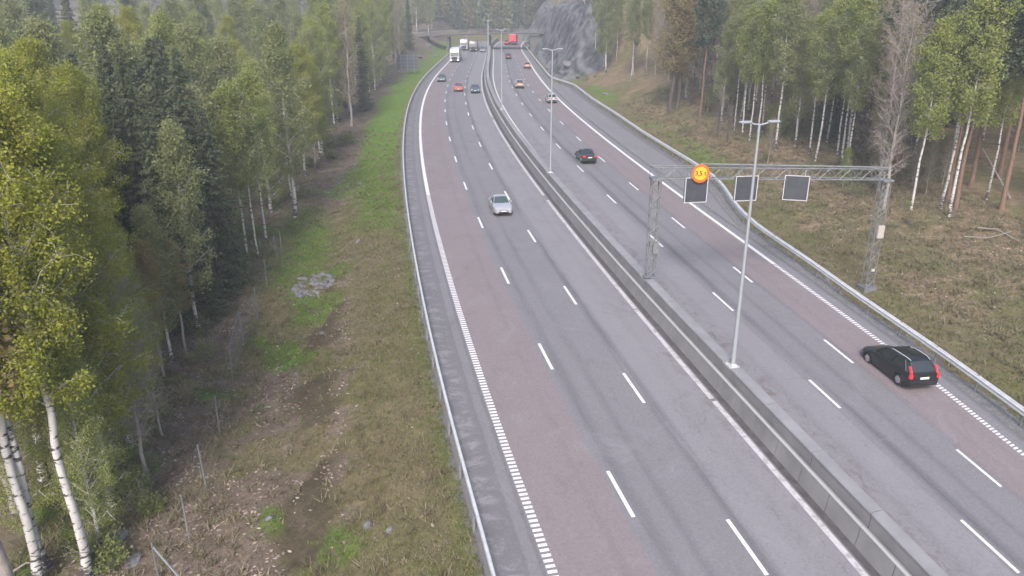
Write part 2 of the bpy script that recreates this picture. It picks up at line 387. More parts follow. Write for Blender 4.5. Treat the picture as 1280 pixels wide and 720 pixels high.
GZ = GZ+_rk*(wav(GX, GY*0.5, 0.9, 51)*0.6+((_dg*0.21) % 1.0)**2*1.5+((_dg*0.37+0.1*GX) % 1.0)*0.5-0.9)
def ground_mat():
    t = NT('verge_ground'); p = t.pos()
    big = t.noise(p, 0.16, 5); mid = t.noise(p, 0.9, 6, 0.65); fine = t.noise(p, 8.0, 8, 0.8); grit = t.noise(p, 22.0, 3, 0.8)
    f = t.math('ADD', t.math('MULTIPLY', mid, 0.5), t.math('MULTIPLY', fine, 0.5))
    dry = t.ramp(f, [(0.28, (0.07, 0.06, 0.032)), (0.43, (0.142, 0.122, 0.066)), (0.58, (0.20, 0.17, 0.098)), (0.74, (0.29, 0.25, 0.15))])
    olive = t.ramp(f, [(0.32, (0.065, 0.07, 0.028)), (0.5, (0.13, 0.135, 0.05)), (0.7, (0.21, 0.19, 0.09))])
    base = t.mix(t.math('MULTIPLY', t.step(big, 0.42, 0.62), 0.7), dry, olive)
    green = t.ramp(f, [(0.3, (0.07, 0.115, 0.02)), (0.5, (0.115, 0.20, 0.028)), (0.7, (0.18, 0.255, 0.055))])
    soil = t.ramp(f, [(0.28, (0.05, 0.04, 0.032)), (0.42, (0.125, 0.10, 0.075)), (0.55, (0.20, 0.16, 0.125)), (0.7, (0.33, 0.275, 0.23))])
    bracken = t.ramp(f, [(0.28, (0.075, 0.055, 0.032)), (0.42, (0.17, 0.13, 0.08)), (0.56, (0.26, 0.20, 0.125)), (0.72, (0.36, 0.29, 0.21))])
    soil = t.mix(t.attr('right'), soil, bracken)
    stone = t.ramp(t.noise(p, 9, 6, 0.8), [(0.3, (0.10, 0.10, 0.105)), (0.5, (0.20, 0.20, 0.205)), (0.7, (0.33, 0.32, 0.32))])
    def soft(a, amt=0.5):                                    # break the edge of a zone up with noise
        return t.step(t.math('ADD', a, t.math('MULTIPLY', t.math('SUBTRACT', f, 0.5), 2.4)), 0.5-amt/2, 0.5+amt/2)
    c = t.mix(soft(t.attr('litter')), base, soil)
    c = t.mix(soft(t.attr('lush'), 0.7), c, green)
    mossy = t.ramp(f, [(0.3, (0.055, 0.046, 0.028)), (0.5, (0.09, 0.074, 0.046)), (0.7, (0.18, 0.148, 0.105))])
    c = t.mix(soft(t.attr('moss'), 0.5), c, mossy)
    c = t.mix(soft(t.attr('gravel'), 0.4), c, stone)
    q = t.n('ShaderNodeTexWave', wave_type='BANDS'); q.inputs['Scale'].default_value = 0.35; q.inputs['Distortion'].default_value = 9; q.inputs['Detail'].default_value = 5; q.inputs['Detail Scale'].default_value = 1.4
    t.l(t.scale(p, (0.25, 0.5, -0.35)), q.inputs[0])
    rn = t.noise(t.scale(p, (0.8, 0.35, 0.8)), 1.0, 9, 0.72, 0.5)
    rock = t.ramp(t.math('ADD', t.math('MULTIPLY', rn, 0.75), t.math('MULTIPLY', q.outputs['Fac'], 0.25)), [(0.32, (0.045, 0.046, 0.05)), (0.42, (0.085, 0.088, 0.095)), (0.55, (0.13, 0.133, 0.142)), (0.7, (0.20, 0.20, 0.21))])
    clod = t.noise(p, 2.6, 8, 0.8, 0.4)
    c = t.mix(1.0, c, t.ramp(clod, [(0.33, (0.52, 0.50, 0.48)), (0.47, (0.86, 0.86, 0.86)), (0.68, (1.12, 1.10, 1.08))]), 'MULTIPLY')
    c = t.mix(soft(t.attr('rock'), 0.3), c, rock)
    t.bump(t.math('ADD', f, t.math('MULTIPLY', grit, 0.4)), 0.9, 0.12)
    t.b.inputs['Specular IOR Level'].default_value = 0.15
    return t.out(c, 0.95)
gr = np_mesh('ground', np.stack([GX, GY, GZ], -1).reshape(-1, 3), grid_quads(len(gy), len(gx)), ground_mat(),
             attrs=dict(lush=lush_at(GX, GY).ravel(), moss=moss_at(GX, GY).ravel(), litter=litter_at(GX, GY).ravel(), gravel=gravel_at(GX, GY).ravel(), rock=_rk.ravel(), right=(GX > right_x(GY)).astype(float).ravel()), smooth=True)
tag(gr, kind='structure')

# ------------------------------------------------------------------ carriageways
OFF = dict(L0=-11.94, A=-8.20, B=-4.70, M=-1.32, R=1.29, C=4.68, D=8.17, E=11.61)
def asphalt_mat():
    t = NT('worn_asphalt'); o = t.attr('off'); st = t.attr('sta')
    v = t.n('ShaderNodeCombineXYZ'); t.l(o, v.inputs[0]); t.l(st, v.inputs[1]); uv = v.outputs[0]
    streak = t.noise(t.scale(uv, (2.2, 0.07, 1)), 1.0, 5, 0.65)
    blot = t.noise(t.scale(uv, (0.55, 0.12, 1)), 1.0, 4, 0.6)
    speck = t.noise(t.pos(), 8, 5, 0.9)
    wob = t.math('ADD', o, t.math('MULTIPLY', t.math('SUBTRACT', t.noise(t.scale(uv, (0.2, 0.25, 1)), 1.0, 3), 0.5), 0.16))
    def band(a, b, s=0.1):                                   # 1 between offsets a and b
        return t.math('MULTIPLY', t.step(wob, a-s, a+s), t.step(wob, b+s, b-s))
    g = lambda k: (0.236*k, 0.227*k, 0.244*k)
    col = t.mix(0.0, g(1.0), g(1.0))
    inner = t.math('MAXIMUM', band(OFF['B']+0.25, OFF['M']-0.1, 0.12), band(OFF['R'], OFF['C']-0.25, 0.05))
    col = t.mix(inner, g(0.94), g(1.12))
    red = t.math('MAXIMUM', band(OFF['L0']-0.1, OFF['A']-0.28, 0.03), band(OFF['D']+0.25, OFF['E']+0.1, 0.03))
    col = t.mix(red, col, (0.252, 0.211, 0.221))
    shl = t.math('MAXIMUM', band(-15.5, OFF['L0']-0.22, 0.03), band(OFF['E']+0.2, 16, 0.03))
    col = t.mix(shl, col, (0.175, 0.168, 0.182))
    col = t.mix(band(OFF['E']+0.2, 16, 0.03), col, (0.225, 0.217, 0.232))
    pale = t.math('MULTIPLY', band(-13.9, -13.0, 0.25), t.step(t.noise(t.scale(uv, (0.9, 1.6, 1)), 1.0, 4, 0.7, 0.6), 0.46, 0.62))
    pale = t.math('MAXIMUM', pale, t.math('MULTIPLY', band(-12.7, -12.3, 0.05), 0.5))
    col = t.mix(pale, col, (0.27, 0.26, 0.275))
    # darker wheel paths and longitudinal joints
    dark = None
    for c, w, k in ((OFF['A']+0.35, 0.45, 0.6), (OFF['B']+0.35, 0.42, 0.95), (-6.6, 0.35, 0.45), (-9.5, 0.3, 0.2), (-2.6, 0.4, 0.16), (OFF['C']+0.45, 0.45, 0.95), (6.55, 0.35, 0.45), (OFF['D']+0.25, 0.3, 0.5), (9.6, 0.35, 0.2), (2.7, 0.4, 0.22), (10.9, .25, .15)):
        b = t.math('MULTIPLY', band(c-w*0.5, c+w*0.5, w*0.55), k); dark = b if dark is None else t.math('MAXIMUM', dark, b)
    dark = t.math('MULTIPLY', dark, t.step(streak, 0.25, 0.62))
    col = t.mix(t.math('MULTIPLY', dark, 0.86), col, (0.10, 0.096, 0.108))
    # dirt swept against the barrier and the kerb side
    dirt = t.math('MAXIMUM', band(1.3, 2.6, 0.5), t.math('MULTIPLY', band(-1.9, -1.35, 0.3), 0.7))
    dirt = t.math('MULTIPLY', dirt, t.step(t.noise(t.scale(uv, (1.3, 0.8, 1)), 1.0, 6, 0.8, 0.5), 0.46, 0.68))
    col = t.mix(t.math('MULTIPLY', dirt, 0.8), col, (0.145, 0.115, 0.115))
    col = t.mix(t.math('MULTIPLY', t.step(blot, 0.35, 0.7), 0.10), col, (0.12, 0.115, 0.13))
    col = t.mix(t.math('MULTIPLY', t.step(speck, 0.5, 0.7), 0.3), col, (0.40, 0.39, 0.41))
    col = t.mix(t.math('MULTIPLY', t.step(speck, 0.5, 0.32), 0.4), col, (0.09, 0.085, 0.095))
    # patches, seams and stains
    st2 = t.noise(t.scale(uv, (0.45, 0.30, 1)), 1.0, 6, 0.75, 0.8)
    col = t.mix(t.math('MULTIPLY', t.step(st2, 0.54, 0.72), 0.28), col, (0.115, 0.11, 0.118))
    col = t.mix(t.math('MULTIPLY', t.step(st2, 0.46, 0.30), 0.20), col, (0.34, 0.33, 0.345))
    oil = t.math('MULTIPLY', t.step(t.noise(t.scale(uv, (1.6, 0.35, 1)), 1.0, 4, 0.7), 0.63, 0.74), 0.35)
    col = t.mix(oil, col, (0.09, 0.086, 0.094))
    crk = t.n('ShaderNodeTexVoronoi', feature='DISTANCE_TO_EDGE'); crk.inputs['Scale'].default_value = 0.11
    wv = t.n('ShaderNodeVectorMath', operation='ADD'); nz = t.n('ShaderNodeTexNoise'); nz.inputs['Scale'].default_value = 0.9; nz.inputs['Detail'].default_value = 5
    t.l(uv, nz.inputs['Vector']); t.l(t.scale(uv, (1, 0.45, 1)), wv.inputs[0]); t.l(nz.outputs['Color'], wv.inputs[1]); t.l(wv.outputs[0], crk.inputs['Vector'])
    cr = t.math('MULTIPLY', t.step(crk.outputs['Distance'], 0.006, 0.0015), t.step(st2, 0.42, 0.56))
    col = t.mix(t.math('MULTIPLY', cr, 0.16), col, (0.09, 0.088, 0.092))
    col = t.mix(1.0, col, (0.79, 0.79, 0.79), 'MULTIPLY')
    t.bump(speck, 0.3, 0.02)
    return t.out(col, t.math('ADD', 0.62, t.math('MULTIPLY', st2, 0.3)))
M['asphalt'] = asphalt_mat()
def strip(name, s, off, h, m, skirt=0.0):
    """A sheet of road between station list s and offset list off (arrays may be 2-D)."""
    S, O = np.meshgrid(s, off, indexing='ij') if np.ndim(off) == 1 else (np.repeat(np.asarray(s)[:, None], off.shape[1], 1), off)
    P = road3(S, O, h)
    if skirt: P[:, 0, 2] -= skirt; P[:, -1, 2] -= skirt; P[:, 0, :2] = P[:, 1, :2]; P[:, -1, :2] = P[:, -2, :2]
    return np_mesh(name, P.reshape(-1, 3), grid_quads(*S.shape), m, attrs=dict(off=O.ravel(), sta=S.ravel()), smooth=False)
st = np.arange(-8, 334.1, 1.0)
tag(strip('motorway_surface', st, np.concatenate([[-14.2], np.arange(-14.2, 12.75, 0.5), [12.75, 12.75]]), 0.0, M['asphalt'], 0.35), kind='structure')
# the lay-by beside the outbound carriageway
ls = np.arange(58, 172.1, 1.0); _lp = road_xy(ls, 12.5)
_w = np.clip(np.interp(ls, [58, 60, 66, 76, 152, 160, 168, 172], [12.75, 13.2, 14.4, 16.4, 16.2, 14.4, 12.9, 12.6]), 12.6, 17)
lo = np.stack([12.3+( _w-12.3)*k for k in np.linspace(0, 1, 9)]+[_w], 1)
tag(strip('layby_surface', ls, lo, -0.006, M['asphalt'], 0.3), kind='structure')
# painted markings
def paint(name, worn, c=0.66):
    t = NT(name); p = t.pos(); f = t.noise(p, 3.0, 6, 0.75)
    return t.out(t.mix(t.step(f, 0.62-worn, 0.78-worn), (c, c*0.98, c), (0.30, 0.285, 0.30)), 0.6)
M['paint'] = paint('road_paint', 0.0); M['worn_paint'] = paint('worn_road_paint', 0.16, 0.48)
mk = MB()
def dash(s0, s1, o, w, m=0, n=1, h=0.006):
    q = np.linspace(s0, s1, n+1)
    a, b = road3(q, o-w/2, h), road3(q, o+w/2, h)
    mk.add(list(a)+list(b), [(i, n+1+i, n+2+i, i+1) for i in range(n)], m)
DASH = dict(                                                  # stations of the dash centres: 3 m dashes every 12 m along each lane line
    A=[3.7, 15.4, 27.2, 39.1, 50.9, 62.8, 74.7, 86.5, 98.4, 110.2, 122.1, 133.9, 145.8, 157.7, 169.5, 181.5, 193.4, 205.4, 217.4, 229.4, 241.4, 253.4, 265.4, 277.3, 289.2, 301.0, 312.6, 324.1],
    B=[-0.6, 11.2, 23.1, 35.0, 46.9, 58.8, 70.7, 82.6, 94.5, 106.4, 118.3, 130.2, 142.2, 154.1, 166.0, 177.9, 189.9, 201.9, 213.9, 225.9, 237.9, 249.9, 261.9, 273.8, 285.8, 297.7, 309.5, 321.1, 332.7],
    C=[-4.1, 8.0, 20.1, 32.2, 44.2, 56.3, 68.3, 80.4, 92.4, 104.5, 116.5, 128.6, 140.6, 152.7, 164.7, 176.8, 188.8, 200.8, 212.8, 224.8, 236.8, 248.7, 260.7, 272.7, 284.7, 296.8, 309.0, 321.2],
    D=[-0.3, 12.0, 24.1, 36.3, 48.4, 60.5, 72.6, 84.7, 96.8, 108.9, 121.0, 133.1, 145.2, 157.3, 169.4, 181.5, 193.5, 205.5, 217.5, 229.5, 241.5, 253.4, 265.4, 277.4, 289.5, 301.7, 314.1, 326.6])
for k in 'ABCD':
    for c in DASH[k]: dash(c-1.5, c+1.5, OFF[k], 0.16)
rng = random.Random(4)
s = -7.0
for o, s1 in ((OFF['L0'], 72), (OFF['E'], 50)):              # ribbed edge lines close by, read as solid further off
    s = -7.0
    while s < s1:
        dash(s, s+0.15, o, 0.34, 0); s += 0.27
for o, s0 in ((OFF['L0'], 72), (OFF['E'], 50)):
    dash(s0, 333, o, 0.32, 0, 250)
s = -7.0
while s < 333:
    n = rng.uniform(5, 26); dash(s, min(s+n, 333), OFF['M']+rng.uniform(-.01, .01), 0.26, 1, max(2, int(n/1.5))); s += n+(rng.uniform(0.12, 0.35) if rng.random() < .8 else 1.6)
dash(-7, 333, OFF['R'], 0.2, 0, 300)
tag(mk.build('road_markings', [M['paint'], M['worn_paint']], None, 0), kind='structure')

# ------------------------------------------------------------------ median barriers
M['concrete'] = noisy('barrier_concrete', (0.21, 0.207, 0.218), (0.29, 0.286, 0.298), 0.8, 0.85, 0.15, 8)
M['pale_concrete'] = noisy('pale_concrete', (0.24, 0.24, 0.252), (0.33, 0.326, 0.34), 0.8, 0.8, 0.1, 8)
M['dark_gutter'] = noisy('gutter_dirt', (0.06, 0.055, 0.06), (0.12, 0.11, 0.12), 2.5, 0.95)
def wall(mb, prof, length, gap, m=0, s0=-6.0, s1=332.0):
    """Concrete wall of cast elements: each `length` long with an open joint between them."""
    s = s0
    while s < s1:
        e = min(s+length-gap, s1); q = np.linspace(s, e, 3)
        mb.loft([[tuple(road3(t, o, h)) for o, h in prof] for t in q], True, True, m); s += length
lb = empty('concrete_barrier', (0, 0, 0)); tag(lb, 'low grey concrete median barrier with narrow pale top, beside the oncoming lanes', 'barrier')
b = MB(); wall(b, [(-0.78, -0.05), (-0.70, 0.30), (-0.64, 0.84), (-0.52, 0.84), (-0.46, -0.05)], 2.0, 0.055); b.build('wall', M['concrete'], lb)
b = MB(); wall(b, [(-0.66, 0.843), (-0.65, 0.885), (-0.53, 0.885), (-0.51, 0.843)], 4.0, 0.03); b.build('coping', mat('coping_concrete', (0.36, 0.355, 0.37), 0.8), lb)
rb = empty('concrete_barrier', (0, 0, 0)); tag(rb, 'taller concrete median barrier with wide flat cap that carries the lamp posts', 'barrier')
POSTS = (34.0, 46.0, 74.0, 114.0)                            # the cap is broken where a post stands on it
b = MB(); wall(b, [(-0.34, -0.05), (-0.28, 0.5), (-0.24, 1.25), (0.30, 1.25), (0.38, 0.5), (0.52, -0.05)], 4.0, 0.05); b.build('wall', M['concrete'], rb)
b = MB(); s = -6.0
edges = sorted([s+4.0*i for i in range(85)]+[p-0.4 for p in POSTS]+[p+0.4 for p in POSTS])
for a, e in zip(edges, edges[1:]):
    if any(abs((a+e)/2-p) < 0.39 for p in POSTS) or e-a < 0.1: continue
    b.loft([[tuple(road3(t, o, h)) for o, h in ((-0.26, 1.253), (-0.27, 1.35), (-0.23, 1.40), (0.29, 1.40), (0.34, 1.35), (0.34, 1.253))] for t in (a, (a+e)/2, e-0.045)], True, True)
b.build('cap', M['pale_concrete'], rb)
b = MB(); wall(b, [(-0.505, 0.3), (-0.505, 0.70), (-0.30, 0.72), (-0.30, 0.3)], 4.0, 0.04); b.build('added_channel_slab', M['concrete'], lb)  # slab added between the walls so the taller wall's face gets more light
gm = MB()
for s in np.arange(-6, 332, 6.0): gm.add(list(road3(np.array([s, s+6]), -1.10, 0.005))+list(road3(np.array([s, s+6]), -0.72, 0.005)), [(0, 2, 3, 1)])
tag(gm.build('gutter', M['dark_gutter']), kind='structure')

# ------------------------------------------------------------------ guardrails
def guardrail(label, path, h, m_rail, side, spacing, two=False, slim=False):
    """W-beam on posts along a path of (x, y); side = +1 when the road lies to the right of it."""
    r = empty('guardrail', (0, 0, 0)); tag(r, label, 'guardrail')
    P = np.array(path); L = np.concatenate([[0], np.cumsum(np.linalg.norm(np.diff(P, axis=0), axis=1))])
    q = np.arange(0, L[-1], 2.0); X, Y = np.interp(q, L, P[:, 0]), np.interp(q, L, P[:, 1])
    # ease the kinks
    for _ in range(3): X[1:-1] = (X[:-2]+2*X[1:-1]+X[2:])/4; Y[1:-1] = (Y[:-2]+2*Y[1:-1]+Y[2:])/4
    T = np.stack([np.gradient(X), np.gradient(Y)], 1); T /= np.linalg.norm(T, axis=1)[:, None]; N = np.stack([T[:, 1], -T[:, 0]], 1)*side
    prof = [(0.0, 0.0), (0.07, 0.035), (0.07, 0.10), (0.015, 0.135), (0.015, 0.175), (0.07, 0.21), (0.07, 0.275), (0.0, 0.31), (-0.02, 0.31), (-0.02, 0.0)]
    if slim: prof = [(0.0, 0.15), (0.0, 0.27), (0.03, 0.31), (0.11, 0.31), (0.14, 0.28), (0.14, 0.16)]
    Z = zr(Y)
    b = MB(); b.loft([[(X[i]+N[i, 0]*a, Y[i]+N[i, 1]*a, Z[i]+h-0.31+c) for a, c in prof] for i in range(len(q))], True, True); b.build('rail', m_rail, r, 25)
    if two:
        b = MB(); b.loft([[(X[i]+N[i, 0]*a, Y[i]+N[i, 1]*a, Z[i]+h+c) for a, c in ((-0.14, -0.03), (-0.02, -0.03), (-0.02, 0.03), (-0.14, 0.03))] for i in range(len(q))], True, True); b.build('top_rail', M['pale_galv'], r, 25)
    b = MB(); b.box((0, 0, -0.2), (0.10, 0.06, 1.15)); b.box((0.0, 0, 0.36), (0.12, 0.10, 0.08))
    post0 = None
    for d in np.arange(1.0, L[-1]-1, spacing)[:100]:
        x, y = float(np.interp(d, L, P[:, 0])), float(np.interp(d, L, P[:, 1])); i = min(int(d/2), len(q)-1)
        x, y = float(np.interp(d, q, X)), float(np.interp(d, q, Y))
        if post0 is None: po = post0 = b.build('post', M['dull_steel'], r, 0)
        else: po = post0.copy(); COL.objects.link(po); po.parent = r
        po.location = (x-N[i, 0]*0.09, y-N[i, 1]*0.09, float(zr(y))+h-0.36); po.rotation_euler = (0, 0, math.atan2(T[i, 1], T[i, 0])+math.pi/2)
    return r
_q = np.arange(-6, 300.1, 3.0)
guardrail('long pale steel guardrail between the grass verge and the hard shoulder of the oncoming lanes', road_xy(_q, np.interp(_q, [0, 230, 300], [-14.12, -14.1, -13.6])), 0.72, M['pale_galv'], 1, 3.4, False, True)
guardrail('steel guardrail along the outbound lanes bending out round the lay-by below the forest', [(x, y) for x, y in RAIL_R if y < 292], 0.74, M['pale_galv'], -1, 3.3, True)
# ------------------------------------------------------------------ lamp posts on the median
def heading(s, off):                                         # direction of increasing station
    a, b = road_xy(s-1, off), road_xy(s+1, off); return math.atan2(b[1]-a[1], b[0]-a[0])
def street_lamp(s, off, H, label, base=1.42):
    p = road3(s, off, 0); a = heading(s, off)
    r = empty('street_lamp', tuple(p), a-math.pi/2); tag(r, label, 'street lamp', 'street lamps along the median')
    b = MB(); b.tube([(0, 0, base-0.1), (0, 0, 4), (0, 0, H)], [0.125, 0.105, 0.055], 12); b.build('pole', M['lamp_paint'], r)
    b = MB(); b.box((0, 0, base-0.17), (0.52, 0.74, 0.10)); b.box((0, 0, base-0.06), (0.34, 0.34, 0.12), taper=0.8)
    for i in (-1, 1):
        for j in (-1, 1): b.tube([(i*.2, j*.28, base-0.12), (i*.2, j*.28, base)], 0.025, 6)
    b.build('base_plate', M['pale_galv'], r, 0)
    b = MB(); b.tube([(-0.55, 0, H+0.10), (-0.28, 0, H+0.02), (0, 0, H-0.02), (0.28, 0, H+0.02), (0.55, 0, H+0.10)], 0.04, 8); b.build('arm', M['lamp_paint'], r)
    for k in (-1, 1):
        b = MB(); b.bbox((k*0.74, 0, H+0.13), (0.62, 0.30, 0.10), 0.05); h = b.build('lamp_head', M['lamp_paint'], r)
        b = MB(); b.box((k*0.76, 0, H+0.072), (0.44, 0.22, 0.015)); b.build('diffuser', M['lamp_off'], h, 0)
    return r
street_lamp(34.0, 0.07, 13.95, 'tall grey double-arm street lamp standing in front of the sign gantry')
street_lamp(74.0, 0.07, 13.6, 'grey double-arm street lamp on the median left of the dark saloon')
street_lamp(114.0, 0.07, 13.0, 'thin double-arm street lamp beside the pale hatchback\'s stretch of median, third along the barrier')
street_lamp(160.0, 0.07, 12.6, 'faint hazy street lamp on the median, nearer of the two close together')
street_lamp(214.0, 0.07, 12.8, 'faint hazy street lamp on the median, last one before the bridge')

# ------------------------------------------------------------------ sign gantry over the outbound lanes
GA, GB = spot(812, 350, 1.15, lambda x, y: zr(y)), spot(1083, 362)
gz0, gz1 = height_to(*GA, 223)+GA[2], height_to(*GB, 225)+GB[2]
gdir = math.atan2(GB[1]-GA[1], GB[0]-GA[0]); glen = math.hypot(GB[0]-GA[0], GB[1]-GA[1])
gan = empty('sign_gantry', (GA[0], GA[1], GA[2]), gdir); tag(gan, 'grey lattice steel gantry spanning the outbound lanes from the median to the verge', 'gantry')
def lattice(mb, p0, p1, w, d, n, r=0.035, w1=None, d1=None):
    """Four chords between p0 and p1 with zig-zag bracing; w, d the section's sides."""
    p0, p1 = Vector(p0), Vector(p1); ax = (p1-p0).normalized()
    u = Vector((0, 1, 0)); v = ax.cross(u).normalized()
    w1, d1 = w1 or w, d1 or d
    def corner(t, i, j):
        W_, D_ = w+(w1-w)*t, d+(d1-d)*t
        return p0.lerp(p1, t)+u*(i*D_/2)+v*(j*W_/2)
    for i in (-1, 1):
        for j in (-1, 1): mb.tube([corner(0, i, j), corner(1, i, j)], r*1.35, 6)
    for k in range(n):
        t0, t1 = k/n, (k+1)/n; f = 1 if k % 2 else -1
        for s_ in (-1, 1):
            mb.tube([corner(t0, s_, -f), corner(t1, s_, f)], r*0.65, 5); mb.tube([corner(t0, -f, s_), corner(t1, f, s_)], r*0.65, 5)
            mb.tube([corner(t0, s_, -1), corner(t0, s_, 1)], r*0.55, 5); mb.tube([corner(t0, -1, s_), corner(t0, 1, s_)], r*0.55, 5)
hz0, hz1 = gz0-GA[2], gz1-GA[2]
b = MB(); lattice(b, (0, 0, 1.42), (0, 0, hz0), 0.56, 0.5, 13, 0.027); b.box((0, 0, 1.4), (0.85, 0.6, 0.07)); b.build('leg', M['galv'], gan, 30)
b = MB(); lattice(b, (glen, 0, GB[2]-GA[2]+0.25), (glen, 0, hz1), 0.6, 0.55, 15, 0.025); b.box((glen, 0, GB[2]-GA[2]+0.1), (1.0, 1.0, 0.35)); b.build('leg', M['galv'], gan, 30)
b = MB(); lattice(b, (-0.35, 0, hz0+0.42), (glen+0.2, 0, hz1+0.42), 0.74, 0.7, 22, 0.028); b.build('beam', M['galv'], gan, 30)
b = MB(); b.tube([(3.0, 0.1, hz0+0.86), (glen+0.2, 0.1, hz1+0.84)], 0.06, 8); b.build('cable_duct', M['galv'], gan, 30)
for lx, lz in ((0.0, hz0), (glen, hz1)):
    b = MB(); b.bbox((lx, -0.02, lz+0.0), (0.78, 0.86, 0.16), 0.02); b.build('joint_plate', M['galv'], gan, 0)
b = MB(); b.bbox((0.12, -0.42, 3.55), (0.42, 0.22, 0.75), 0.02); b.bbox((-0.2, -0.40, 3.9), (0.22, 0.18, 0.3), 0.02); b.build('junction_box', M['galv'], gan, 0)
b = MB(); b.bbox((glen+0.02, -0.42, height_to(*GB, 288)+GB[2]-GA[2]), (0.48, 0.2, 0.9), 0.02); b.build('notice_board', mat('notice_white', (0.40, 0.36, 0.35), 0.6), gan, 0)
b = MB(); b.bbox((glen, -0.36, height_to(*GB, 336)+GB[2]-GA[2]), (0.24, 0.1, 0.18), 0.02); b.build('notice_board', mat('notice_small', (0.42, 0.4, 0.39), 0.6), gan, 0)
def on_gantry(px, py):                                       # point of the beam's front plane seen at a place in the photograph
    dx, dv = (px-640)/F_PX, (py-360)/F_PX
    d = Vector((dx, math.cos(PITCH)-dv*math.sin(PITCH), -math.sin(PITCH)-dv*math.cos(PITCH)))
    n = Vector((-math.sin(gdir), math.cos(gdir), 0)); p0 = Vector((GA[0], GA[1], 0))-n*0.62
    t = (p0-Vector((0, 0, CAM_Z))).dot(n)/d.dot(n); return Vector((0, 0, CAM_Z))+d*t
M['screen_off'] = noisy('unlit_sign_face', (0.05, 0.056, 0.072), (0.075, 0.082, 0.10), 2, 0.45)
M['sign_border'] = mat('sign_border', (0.48, 0.475, 0.5), 0.5)
for cx, cy, yaw, lab in ((870, 237.5, 0.05, 'dark unlit matrix sign with white border hanging below the round weight-limit sign'),
                         (932.5, 235.5, 0.02, 'dark unlit matrix sign in the middle of the gantry, partly behind the tall lamp post'),
                         (995, 235, -0.42, 'dark unlit matrix sign turned a little aside, hanging nearest the verge leg of the gantry')):
    c = on_gantry(cx, cy); g = empty('matrix_sign', tuple(c), gdir+yaw); tag(g, lab, 'road sign', 'matrix signs on the gantry')
    b = MB(); b.box((0, 0.12, 0), (1.50, 0.24, 1.58)); b.build('cabinet', M['dull_steel'], g, 0)
    b = MB(); b.box((0, -0.012, 0), (1.50, 0.02, 1.58)); b.build('display', M['screen_off'], g, 0)
    b = MB()
    for p, d in (((0, -0.02, 0.82), (1.58, 0.06, 0.05)), ((0, -0.02, -0.82), (1.58, 0.06, 0.05)), ((-0.765, -0.02, 0), (0.05, 0.058, 1.59)), ((0.765, -0.02, 0), (0.05, 0.058, 1.59))): b.box(p, d)
    b.build('frame', M['sign_border'], g, 0)
    b = MB()
    for k in (-0.5, 0.5): b.tube([(k, 0.1, 0.78), (k, 0.35, 1.15)], 0.04, 6)
    b.build('bracket', M['galv'], g, 0)
c = on_gantry(874, 216); c = c-Vector((-math.sin(gdir), math.cos(gdir), 0))*0.25
g = empty('weight_limit_sign', tuple(c), gdir); tag(g, 'round yellow weight-limit sign with orange-red rim reading 3,5 t', 'road sign')
b = MB(); b.disc((0, 0.02, 0), (0, 1, 0), 0.60, 0.03, 36); b.build('plate', mat('sign_red', (0.72, 0.125, 0.025), 0.45), g)
b = MB(); b.disc((0, -0.004, 0), (0, 1, 0), 0.44, 0.012, 36); b.build('face', mat('sign_yellow', (0.76, 0.42, 0.025), 0.45), g)
b = MB(); b.tube([(0, 0.05, -0.4), (0, 0.2, -0.7)], 0.03, 6); b.tube([(0, 0.05, 0.1), (0, 0.3, 0.1)], 0.03, 6); b.build('bracket', M['galv'], g)
fc = bpy.data.curves.new('lettering', 'FONT'); fc.body = '3,5 t'; fc.size = 0.42; fc.align_x = 'CENTER'; fc.align_y = 'CENTER'; fc.extrude = 0.004; fc.offset = 0.006
fc.materials.append(mat('sign_black', (0.02, 0.02, 0.02), 0.5)); _fo = bpy.data.objects.new('lettering_source', fc); COL.objects.link(_fo); bpy.context.view_layer.update()
_me = bpy.data.meshes.new_from_object(_fo.evaluated_get(bpy.context.evaluated_depsgraph_get())); bpy.data.objects.remove(_fo)
ft = bpy.data.objects.new('lettering', _me); COL.objects.link(ft); ft.parent = g; ft.location = (0, -0.018, 0); ft.rotation_euler = (math.pi/2, 0, 0)

# back of the big direction sign on the left
x, y, z = spot(510, 93); bs = empty('direction_sign', (x, y, z), R(8)); tag(bs, 'back of a large dark grey road sign on posts before the left forest', 'road sign')
b = MB(); b.box((0, 0, 2.75), (4.7, 0.06, 3.7)); b.build('panel', mat('sign_back', (0.075, 0.085, 0.11), 0.55, 0.3), bs, 0)
b = MB()
for k in range(5): b.box((0, -0.06, 1.15+k*0.8), (4.72, 0.07, 0.07))
b.build('stiffener', M['dull_steel'], bs, 0)
for k in (-1.5, 0, 1.5):
    b = MB(); b.tube([(k, -0.14, -0.5), (k, -0.14, 4.5)], 0.07, 8); b.build('post', M['dull_steel'], bs)

# ------------------------------------------------------------------ bridge across the motorway
BY = 268.0
br = empty('road_bridge', (0, 0, 0)); tag(br, 'low grey concrete bridge crossing all the lanes in the haze', 'bridge')
bz = float(zr(BY))
M['far_concrete'] = noisy('bridge_concrete', (0.11, 0.11, 0.115), (0.17, 0.17, 0.175), 0.5, 0.85)
def bridge_z(x): return bz+4.55+0.012*(x+20)-0.0009*(x+5)**2
xs = np.linspace(-46, 26, 25)
b = MB(); b.loft([[(x, BY+a, bridge_z(x)+c) for a, c in ((-3.4, 0.6), (-2.2, 0.42), (6.2, 0.42), (7.4, 0.6), (7.4, 0.95), (-3.4, 0.95))] for x in xs], True, True); b.build('deck', M['far_concrete'], br)
b = MB()
for a in (-3.3, 7.3): b.loft([[(x, BY+a+p, bridge_z(x)+q) for p, q in ((-.06, 1.95), (.06, 1.95), (.06, 2.05), (-.06, 2.05))] for x in xs], True, True); b.loft([[(x, BY+a+p, bridge_z(x)+q) for p, q in ((-.04, 1.45), (.04, 1.45), (.04, 1.52), (-.04, 1.52))] for x in xs], True, True)
